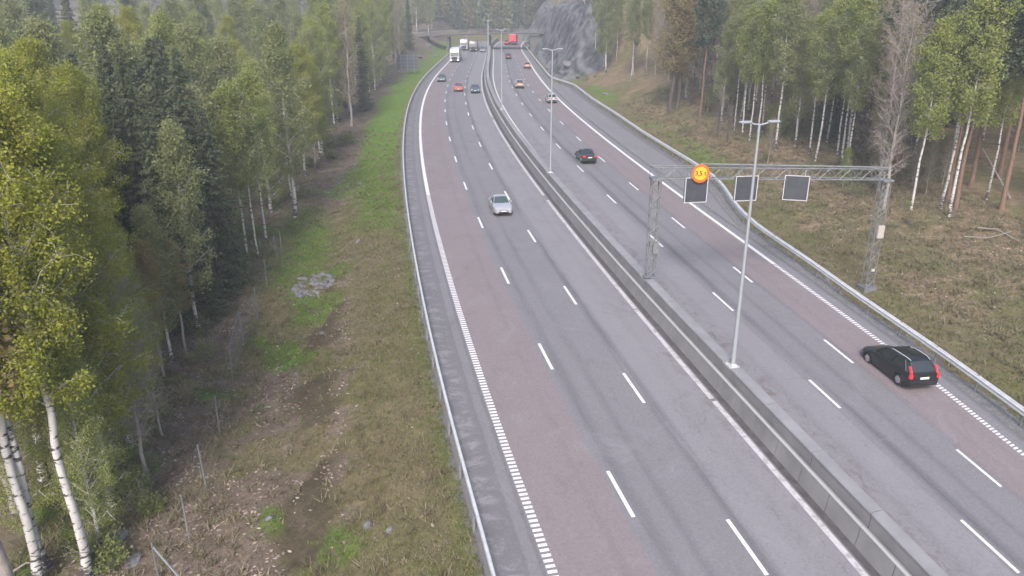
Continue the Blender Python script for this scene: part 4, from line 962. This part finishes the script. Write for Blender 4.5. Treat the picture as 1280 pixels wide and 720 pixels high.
HGT = {B1.name: 18, B2.name: 18, B3.name: 17, B4.name: 17, B5.name: 16, BR.name: 15, BG.name: 16, OAK.name: 15, S1.name: 19, S2.name: 20, S3.name: 17, PN.name: 19, PN2.name: 20, D1.name: 15, D2.name: 14, D3.name: 16}
USED = set(); TR = random.Random(77); PLACED = []
def plant(proto, x, y, h, label, group=None, wide=1.0, rz=None, tilt=(0, 0), cat='tree'):
    r = proto if proto.name not in USED else copy_tree(proto)
    USED.add(proto.name if r is proto else r.name); k = h/HGT[proto.name]
    r.location = (x, y, float(ground(x, y))-0.12); r.scale = (k*wide, k*wide, k); r.rotation_euler = (tilt[0], tilt[1], TR.uniform(0, 6.28) if rz is None else rz)
    for key in ('label', 'category', 'group'):
        if key in r: del r[key]
    tag(r, label, cat, group); PLACED.append((x, y)); return r
def tree_at(px, py, top, proto, label, group=None, wide=1.0, tilt=(0, 0)):
    """Plant where the photograph shows the foot of the trunk; the crown ends at row `top`."""
    x, y, z = spot(px, py); return plant(proto, x, y, height_to(x, y, z, top), label, group, wide, None, tilt)
# -- trees that stand out in the photograph, left of the road
NEARG = None
tree_at(48, 735, 70, B2, 'thick white birch trunk leaning in at the lower left corner', tilt=(0, -0.06))
tree_at(14, 745, 60, BR, 'bronze-leaved aspen at the left edge behind the thick birch trunk', tilt=(0, -0.05))
tree_at(60, 712, 110, B2, 'slim birch with a straight white stem just right of the thick corner trunk')
tree_at(110, 728, 88, B2, 'tall bright green birch nearest the fence, white spotted stem leaning left', tilt=(0, -0.03))
tree_at(92, 640, 75, B2, 'bright yellow-green birch forming the tall rounded top of the near group')
tree_at(140, 640, 150, B1, 'bright birch on the right of the near group, half screening the spruces', wide=1.1)
tree_at(55, 600, 40, B2, 'bright birch with a pale upright stem behind the near group', wide=1.1)
tree_at(10, 560, 130, BR, 'brownish young aspen at the left edge of the picture')
tree_at(20, 640, 200, BR, 'low bronze aspen between the stems in the left corner')
tree_at(165, 560, 240, BG, 'bushy green birch low at the right foot of the bright birches', wide=0.9)
tree_at(128, 690, 420, BG, 'small bushy birch in front of the bright birches', wide=0.8)
tree_at(185, 600, 330, D1, 'bare grey sapling leaning at the edge of the clearing')
tree_at(203, 545, 380, D3, 'thin pale bare stem standing alone right of the bright birches')
tree_at(178, 530, 275, B1, 'rounded bright birch at the right end of the near group above the bare saplings', wide=1.2)
tree_at(150, 590, 330, BG, 'low leafy bright birch at the middle of the near group', wide=1.3)
tree_at(110, 520, 60, B1, 'bright birch behind the rounded top of the near group', wide=1.2)
tree_at(40, 668, 380, BG, 'leafy green birch between the slim white stems low at the left')
tree_at(120, 650, 360, BG, 'leafy green birch low behind the spotted leaning birch', wide=1.1)
tree_at(214, 452, 255, B5, 'pale young birch filling the edge between the bright group and the spruces')
tree_at(232, 440, 300, BR, 'thin bronze young tree at the foot of the dark spruces')
tree_at(186, 505, 330, B5, 'pale leafy sapling under the right end of the bright group', wide=1.2)
tree_at(205, 470, 300, BR, 'small bronze-leaved tree at the forest edge below the dark spruces', wide=0.8)
tree_at(250, 415, 150, B5, 'pale birch with a thin white stem in front of the dark spruce')
tree_at(265, 398, 215, S3, 'dark bushy spruce right behind the pale single birch', wide=0.75)
tree_at(228, 415, 130, S1, 'tall dark spruce beside the bright birches')
tree_at(240, 392, 75, S2, 'dark spruce with a blunt top over the pale single birch')
tree_at(283, 362, 130, S3, 'low dark spruce left of the white-stemmed birch')
tree_at(262, 362, 50, S1, 'tall dark spruce behind the pale single birch')
tree_at(205, 400, 60, S2, 'tall narrow dark spruce just right of the bright birch tops')
tree_at(185, 380, 45, S1, 'dark spruce half hidden by the bright birch tops')
tree_at(310, 328, 100, B3, 'white-stemmed birch standing first at the clearing by the rock pile')
tree_at(323, 326, 112, B4, 'leaning twin birch stem beside the clearing')
tree_at(334, 306, 85, B3, 'slender birch behind the twin stems at the clearing')
tree_at(290, 330, 120, B5, 'rounded olive birch crown left of the white-stemmed birch', wide=1.2)
tree_at(365, 252, 62, B4, 'birch with a leaning dark-based trunk over the bare soil bank', tilt=(0, 0.07))
tree_at(462, 118, 76, B5, 'low tree with whitish blossom at the forest edge near the road sign back')
tree_at(512, 62, -8, S2, 'dark pointed spruce on the mound beside the bridge')
# -- right of the road
tree_at(770, 76, -10, B4, 'birch with a white crooked trunk on the slope above the rock face')
tree_at(808, 92, -10, B4, 'white birch stem second from the rock face')
for px, py, top, lab in ((838, 141, -15, 'dark forked oak trunk standing forward on the right slope'), (846, 137, 0, 'dark oak trunk leaning beside the forked one on the right slope')):
    tree_at(px, py, top, OAK, lab)
tree_at(874, 148, -10, PN, 'straight brown pine trunk right of the forked oak')
tree_at(902, 155, 20, B5, 'low-branched pale green birch right of the brown pine')
for px, py, top, pr, lab in ((928, 172, 5, B3, 'first of the tight row of thin white birches above the tall lamp'), (936, 176, 0, B4, 'second thin white birch in the tight row above the tall lamp'),
                             (945, 178, -5, B3, 'white birch right above the head of the tall lamp'), (953, 165, -8, B4, 'leaning thin white birch at the right end of the tight row'),
                             (993, 182, 22, B5, 'leafy birch with a broken white trunk right of the tall lamp'), (1012, 192, 10, B3, 'thin birch stem above the third matrix sign'),
                             (1046, 202, -5, B4, 'white birch above the third matrix sign, left of three'), (1052, 206, -8, B3, 'white birch in the middle of three above the gantry\'s right half'),
                             (1058, 204, 0, B4, 'white birch on the right of three above the gantry\'s right half')):
    tree_at(px, py, top, pr, lab)
tree_at(1138, 272, 20, B3, 'brightest white birch standing forward right of the gantry leg')
tree_at(1176, 262, -10, B4, 'thin white birch just left of the reddish pine trunk')
tree_at(1186, 272, -25, B3, 'tall white birch at the forest edge with a green crown, near the reddish pine')
tree_at(1194, 262, -20, PN, 'reddish slim pine trunk beside the two white birches')
tree_at(1213, 233, -40, PN2, 'thick grey-brown pine trunk near the right edge')
tree_at(1252, 262, -40, PN, 'dark pine trunk close to the right edge above the reddish bracken')
tree_at(1098, 240, -15, D3, 'grey bare tree directly behind the right gantry leg')
tree_at(1104, 262, 10, D1, 'pale forked bare tree rising over the right gantry leg')
tree_at(1078, 205, 30, D2, 'tangled bare tree left of the right gantry leg')
# -- the mass of the forest
def free(x, y, d): return all((x-a)**2+(y-b)**2 > d*d for a, b in PLACED)
def pick(opts):
    t = TR.random()*sum(w for _, w in opts)
    for p, w in opts:
        t -= w
        if t <= 0: return p
NAMES = {}
def side_label(p, side, y):
    kind = p.name.split('.')[0]
    leaf = {'birch_tree': 'young green birch', 'spruce_tree': 'dark green spruce', 'pine_tree': 'tall brown-stemmed pine', 'bare_tree': 'bare grey deciduous tree', 'aspen_tree': 'bronze-leaved aspen', 'oak_tree': 'dark budding oak'}[kind]
    where = ('in the forest left of the road' if side < 0 else 'in the forest above the right verge') if y < 110 else ('in the hazy forest far along the left side' if side < 0 else 'in the hazy forest far along the right side')
    return '%s %s' % (leaf, where), '%s %s' % (kind.replace('_', ' ')+'s', where)
def fill(side, n, y0, y1, u0, u1, dmin, opts, hr, power=1.5, hk=1.0):
    k = tries = 0
    while k < n and tries < n*60:
        tries += 1; y = TR.uniform(y0, y1); u = u0+(u1-u0)*TR.random()**power
        x = float(left_x(y))-u if side < 0 else float(right_x(y))+u
        if abs(x) > 0.75*y+9 or not free(x, y, dmin): continue
        p = pick(opts); h = TR.uniform(*hr); lab, g = side_label(p, side, y)
        plant(p, x, y, h, lab, g, TR.uniform(0.9, 1.2)); k += 1
fill(-1, 22, 33, 50, 20, 42, 2.3, ((B1, 3), (B2, 2), (BR, 1.2), (BG, 1)), (14, 19))
fill(-1, 16, 48, 70, 18, 48, 2.6, ((S1, 3), (S2, 2), (S3, 3), (B5, 3), (PN, 1)), (15, 20))
fill(-1, 50, 66, 130, 11.0, 50, 2.4, ((B3, 3), (B5, 4), (B1, 3), (BG, 2.5), (S2, .5)), (13, 19), 1.9)
fill(-1, 56, 115, 215, 8.0, 60, 2.6, ((B3, 3), (B5, 5), (BG, 2.5), (B1, 1.5), (S2, .7), (D3, 1)), (14, 20), 1.9)
fill(-1, 22, 205, 320, 9.0, 60, 3.5, ((B5, 4), (S2, 3), (S1, 2), (D3, 1), (PN, 1)), (14, 21), 1.4)
fill(-1, 22, 55, 180, 40, 110, 4.0, ((B5, 2), (S2, 3), (S1, 2), (B3, 1)), (19, 24), 1.0)
fill(1, 34, 58, 104, 16.0, 55, 2.2, ((PN, 2), (PN2, 1.5), (S1, 1), (S2, 1.5), (D3, .8), (B4, 3.5), (B3, 3), (B5, 1.5)), (15, 21), 1.2)
fill(1, 62, 76, 140, 12, 55, 2.2, ((B5, 3), (B3, 3.5), (B4, 3.5), (D1, 1.2), (D2, 0.5), (PN, 1), (D3, 1.2)), (14, 20), 1.5)
fill(1, 14, 85, 150, 30, 60, 2.8, ((S1, 1), (S2, 2)), (17, 22), 1.0)
fill(1, 56, 122, 215, 10, 55, 2.4, ((D3, 2), (OAK, 1), (B4, 3), (B5, 3.5), (D1, 1), (PN, .7), (S2, .5)), (12, 18), 1.6)
fill(1, 22, 200, 320, 13, 60, 3.2, ((D3, 2), (B5, 3), (S2, 1.5), (PN, 1), (D1, 1)), (12, 18), 1.2)
fill(1, 46, 68, 150, 8.5, 40, 1.5, ((D2, 2), (D3, 3), (BG, 1.5), (B5, 2)), (3.5, 8), 1.0)
fill(-1, 20, 30, 75, 15, 22, 1.4, ((D3, 2), (BG, 2), (D1, 1)), (2.5, 6), 1.0)
fill(1, 22, 195, 300, 11, 26, 2.2, ((D3, 2), (B4, 2), (B5, 2), (S2, 1)), (8, 14), 1.0)
# the wooded hill beyond the bridge reads as one mass
def far_wood():
    rs = np.random.RandomState(5); Vs, Qs, mi = [], [], []; off = 0; k = 0
    while k < 680:
        y = 318+112*rs.uniform(0, 1)**1.5; x = rs.uniform(-0.75*y, 0.75*y)
        if k >= 540: y = rs.uniform(338, 368); x = rs.uniform(-45, 45)
        if y < 338 and -26 < x < 26: continue
        z = float(ground(x, y)); h = rs.uniform(13, 21); con = rs.rand() < 0.45; n = 340
        t = rs.uniform(0.12, 1, n); a = rs.uniform(0, 6.28, n); rad = (h*0.17*(1.02-t) if con else h*0.16*np.sin(np.pi*np.clip(t*0.9+.1, 0, 1))**.7)*np.sqrt(rs.uniform(0.25, 1, n))
        C = np.stack([x+np.cos(a)*rad, y+np.sin(a)*rad, z+t*h], 1)
        V, Q = leaf_quads(C, 0.75, rs, 0.3); Vs.append(V); Qs.append(Q+off); off += len(V); mi += [0 if con else (1 if rs.rand() < .6 else 2)]*len(Q)
        V, Q = tubes_np(np.array([[x, y, z-.3]]), np.array([[x, y, z+h*.95]]), [0.18], [0.03], 5); Vs.append(V); Qs.append(Q+off); off += len(V); mi += [3]*len(Q); k += 1
    o = np_mesh('far_woods', np.concatenate(Vs), np.concatenate(Qs), [M['spruce_needle'], M['pale_leaf'], M['bronze_leaf'], M['dark_bark']], None, mi); tag(o, 'hazy mixed wood on the hill beyond the bridge', 'woods', kind='stuff')
far_wood()
# -- bushes and saplings
HB = {}
def put_bush(protos, px, py, h, label, group):
    p = pick(protos); r = p if p.name not in USED else copy_tree(p); USED.add(p.name if r is p else r.name)
    x, y, z = spot(px, py); k = h/1.6; r.location = (x, y, z-0.05); r.scale = (k*TR.uniform(.9, 1.3), k*TR.uniform(.9, 1.3), k); r.rotation_euler = (0, 0, TR.uniform(0, 6.28))
    for key in ('label', 'category', 'group'):
        if key in r: del r[key]
    tag(r, label, 'shrub', group)
U1, U2, U3 = bush('shrub', 41), bush('shrub', 42, n=650, ls=0.075), bush('shrub', 43, n=350, leaf='bronze_leaf')
WB = bush('flowering_shrub', 44, n=1500, leaf='blossom')
put_bush(((WB, 1),), 463, 92, 3.6, 'white-blossoming shrub at the left forest edge beside the sign back', None)
for i in range(40):
    f = TR.random(); px = 715+f*480+TR.uniform(-25, 45); py = 112+f*190+TR.uniform(-55, 12)
    if py < 95: continue
    put_bush(((U2, 3), (U3, 4)), px, py, TR.uniform(0.7, 1.7), 'low sprouting shrub on the brown slope above the lay-by guardrail', 'shrubs on the right slope')
for i in range(60):
    py = TR.uniform(150, 715); e = np.interp(py, [150, 250, 330, 420, 545, 640, 720], [398, 350, 305, 225, 190, 150, 120]); px = e+TR.uniform(-45, 55)
    put_bush(((U1, 3), (U2, 3), (U3, 1.5)), px, py, TR.uniform(0.5, 1.8), 'leafy undergrowth shrub at the foot of the left forest edge', 'shrubs along the left forest edge')
for p in (B1, B2, B3, B4, B5, BR, BG, OAK, S1, S2, S3, PN, PN2, D1, D2, D3, U1, U2, U3, WB):
    if p.name not in USED: print('unused', p.name)

# ------------------------------------------------------------------ ground cover, rocks and litter
def scatter(n, fn, seed, test):
    rs = np.random.RandomState(seed); out = []
    while sum(len(o) for o in out) < n:
        x, y = fn(rs, n); z = ground(x, y); m = test(x, y, rs); out.append(np.stack([x[m], y[m], z[m]], 1))
    return np.concatenate(out)[:n]
def near_left(rs, n):
    y = 12+100*rs.uniform(0, 1, n)**1.5; return left_x(y)-rs.uniform(0.15, 19, n), y
def near_right(rs, n):
    y = 24+110*rs.uniform(0, 1, n)**1.5; return right_x(y)+rs.uniform(0.6, 22, n), y
def blades(name, P, h, w, m, seed, lean=0.5, label=None, cat=None):
    rs = np.random.RandomState(seed); n = len(P); k = 4
    B = np.repeat(P, k, 0)+np.c_[rs.normal(size=(n*k, 2))*0.05, np.zeros(n*k)]; a = rs.uniform(0, 6.28, n*k); hh = h*rs.uniform(.5, 1.3, n*k)
    T = B+np.c_[rs.normal(size=(n*k, 2))*lean*h, hh]; s = np.c_[np.cos(a), np.sin(a), np.zeros(n*k)]*w/2
    V = np.stack([B-s, B+s, T], 1).reshape(-1, 3); o = np_mesh(name, V, np.arange(3*n*k).reshape(-1, 3), m); tag(o, label, cat, kind='stuff')
M['dry_grass'] = leaf_mat('dry_grass', (0.115, 0.10, 0.058), (0.185, 0.16, 0.095), (0.29, 0.25, 0.17), 0.2, 0.0)
M['green_grass'] = leaf_mat('green_grass', (0.085, 0.12, 0.032), (0.12, 0.16, 0.042), (0.17, 0.19, 0.07), 0.25, 0.0)
M['dead_leaf'] = leaf_mat('dead_leaf', (0.10, 0.075, 0.06), (0.22, 0.165, 0.135), (0.42, 0.35, 0.31), 0.1, 0.0)
P = scatter(20000, near_left, 1, lambda x, y, rs: rs.uniform(0, 1, len(x)) > np.maximum(np.maximum(litter_at(x, y), moss_at(x, y))*0.95+0.05+0.3*sm(4, 7, left_x(y)-x), np.maximum(0.8*lush_at(x, y), sm(45, 108, y))))
blades('grass', P, 0.13, 0.035, M['dry_grass'], 2, 0.6, 'short dry grass on the left verge', 'grass')
P = scatter(15000, near_left, 3, lambda x, y, rs: (rs.uniform(0, 1, len(x)) < 0.12+0.88*lush_at(x, y)) & (litter_at(x, y) < .7) & (moss_at(x, y) < .5) & (rs.uniform(0, 1, len(x)) > sm(60, 110, y)))
blades('grass', P, 0.16, 0.035, M['green_grass'], 4, 0.5, 'fresh green grass on the left verge', 'grass')
P = scatter(14000, near_right, 5, lambda x, y, rs: rs.uniform(0, 1, len(x)) > np.maximum(litter_at(x, y)*0.8, sm(60, 132, y)))
blades('grass', P, 0.17, 0.045, M['dry_grass'], 6, 0.6, 'faded grass on the right verge', 'grass')
P = scatter(7000, near_right, 7, lambda x, y, rs: (rs.uniform(0, 1, len(x)) < (0.15+0.85*lush_at(x, y))*(1-sm(70, 132, y))))
blades('grass', P, 0.2, 0.045, M['green_grass'], 8, 0.5, 'fresh green grass on the right verge', 'grass')
P = scatter(2600, near_left, 21, lambda x, y, rs: rs.uniform(0, 1, len(x)) < 0.15+0.6*sm(8, 14, left_x(y)-x))
blades('weeds', np.repeat(P, 5, 0)+np.c_[np.random.RandomState(3).normal(size=(len(P)*5, 2))*0.12, np.zeros(len(P)*5)], 0.32, 0.05, M['dry_grass'], 22, 0.7, 'tussocks of tall dead grass on the left verge', 'weeds')
P = scatter(2600, near_right, 23, lambda x, y, rs: rs.uniform(0, 1, len(x)) < 0.15+0.6*sm(2, 8, x-right_x(y)))
blades('weeds', np.repeat(P, 5, 0)+np.c_[np.random.RandomState(4).normal(size=(len(P)*5, 2))*0.15, np.zeros(len(P)*5)], 0.36, 0.06, M['dry_grass'], 24, 0.7, 'tussocks of tall dead grass on the right slope', 'weeds')
def leaves_on_ground(name, P, seed, size, label):
    rs = np.random.RandomState(seed); C = P+np.c_[np.zeros((len(P), 2)), rs.uniform(.01, .06, len(P))]; V, Q = leaf_quads(C, size, rs, 0, 1.6); V[:, 2] = np.repeat(C[:, 2], 4)+(V[:, 2]-np.repeat(C[:, 2], 4))*0.35
    tag(np_mesh(name, V, Q, M['dead_leaf']), label, 'leaf litter', kind='stuff')
leaves_on_ground('dead_leaves', scatter(16000, near_left, 9, lambda x, y, rs: rs.uniform(0, 1, len(x)) < litter_at(x, y)**1.5+0.03), 10, 0.13, 'dead leaves and twigs under the left forest edge')
leaves_on_ground('dead_leaves', scatter(14000, near_right, 11, lambda x, y, rs: rs.uniform(0, 1, len(x)) < litter_at(x, y)**1.2), 12, 0.17, 'dead leaves and bracken on the right slope')
# rocks
M['stone'] = noisy('grey_stone', (0.10, 0.10, 0.108), (0.27, 0.265, 0.28), 3, 0.9, 0.4, 8)
def rock(name, seed, d):
    rs = np.random.RandomState(seed); bm_v, bm_f = [], []
    n1, n2 = 6, 9; b = MB(); rg = []
    for i in range(n1):
        t = math.pi*(i+0.35)/(n1-0.3); rg.append([(math.sin(t)*math.cos(2*math.pi*j/n2)*d[0]*rs.uniform(.75, 1.15), math.sin(t)*math.sin(2*math.pi*j/n2)*d[1]*rs.uniform(.75, 1.15), math.cos(t)*d[2]*rs.uniform(.8, 1.1)) for j in range(n2)])
    b.loft(rg, True, True); o = b.build(name, M['stone'], None, 20); o.location = (0, 0, -500); return o
RK = [rock('rock', i, d) for i, d in enumerate([(.45, .3, .2), (.35, .3, .25), (.6, .35, .18), (.3, .22, .16)])]
RU = set()
def put_rock(px, py, k, label, group=None):
    p = TR.choice(RK); o = p if p.name not in RU else p.copy()
    if o is not p: COL.objects.link(o)
    RU.add(o.name); x, y, z = spot(px, py); o.location = (x, y, z+0.02*k); o.scale = (k, k, k*(1 if k > 1.5 else .9)); o.rotation_euler = (TR.uniform(-.3, .3), TR.uniform(-.4, .4), TR.uniform(0, 6.28))
    for key in ('label', 'category', 'group'):
        if key in o: del o[key]
    tag(o, label, 'rock', group)
for i in range(78):
    a, q = TR.uniform(0, 6.28), TR.random()**.55; put_rock(391+math.cos(a)*q*23-9*math.sin(a), 357+math.sin(a)*q*15, TR.uniform(.45, .95), 'grey broken stone in the rock pile on the left verge', 'stones of the rock pile')
for px, py, k, lab in ((143, 676, 1.3, 'pale stone at the forest foot by two thin bare stems'), (165, 704, 0.9, 'small pale stone beside the bottom fence post'), (336, 649, .6, 'whitish stone in the grass low down'), (460, 657, .7, 'white stone on the grey soil patch near the bottom'),
                       (487, 663, .5, 'small white stone right of the soil patch'), (402, 417, .6, 'pale stone below the rock pile'), (448, 302, .7, 'single stone in the bright green grass'), (450, 230, .7, 'pale stone at the edge of the leafy bank'),
                       (712, 81, 3.5, 'big pale boulder at the foot of the rock face'), (722, 96, 2.6, 'grey boulder below the pale one at the rock face'), (758, 118, 1.6, 'pale stone in the grass beyond the lay-by rail'),
                       (560, 62, 3.0, 'boulder on the mound below the bridge end'), (545, 70, 2.6, 'boulder near the guardrail on the bridge mound'), (535, 58, 3.4, 'large boulder high on the bridge mound'), (524, 72, 2.2, 'low boulder by the sign back on the mound')):
    put_rock(px, py, k, lab)
def log(label, pts, rad):
    b = MB(); P = []
    for px, py, h in pts: x, y, z = spot(px, py); P.append((x, y, z+h))
    b.tube(P, np.linspace(rad, rad*.4, len(P)), 6); tag(b.build('fallen_branch', M['grey_bark']), label, 'branch')
log('long fallen branch in the reddish bracken at the right edge', [(1222, 288, .2), (1245, 292, .35), (1275, 305, .15)], .07)
log('second fallen branch below the right edge pines', [(1205, 298, .15), (1235, 302, .3), (1262, 297, .5)], .05)
log('leaning fallen trunk among the pines at the right edge', [(1262, 250, .2), (1240, 228, 1.2), (1222, 215, 2.4)], .09)
log('pale fallen stick across the left corner', [(12, 722, .15), (35, 712, .3), (66, 710, .2)], .05)
# ------------------------------------------------------------------ haze
hb = MB(); hb.box((0, 285, 36), (760, 660, 110))
hz = hb.build('haze', [], None, 0); tag(hz, kind='stuff')
hm = bpy.data.materials.new('haze'); hm.use_nodes = True; h_ = hm.node_tree; h_.nodes.remove(h_.nodes['Principled BSDF'])
pv = h_.nodes.new('ShaderNodeVolumePrincipled'); pv.inputs['Color'].default_value = (0.86, 0.90, 0.96, 1); pv.inputs['Density'].default_value = HAZE_DENSITY; pv.inputs['Anisotropy'].default_value = 0.1
h_.links.new(pv.outputs[0], h_.nodes['Material Output'].inputs['Volume']); hz.data.materials.append(hm)
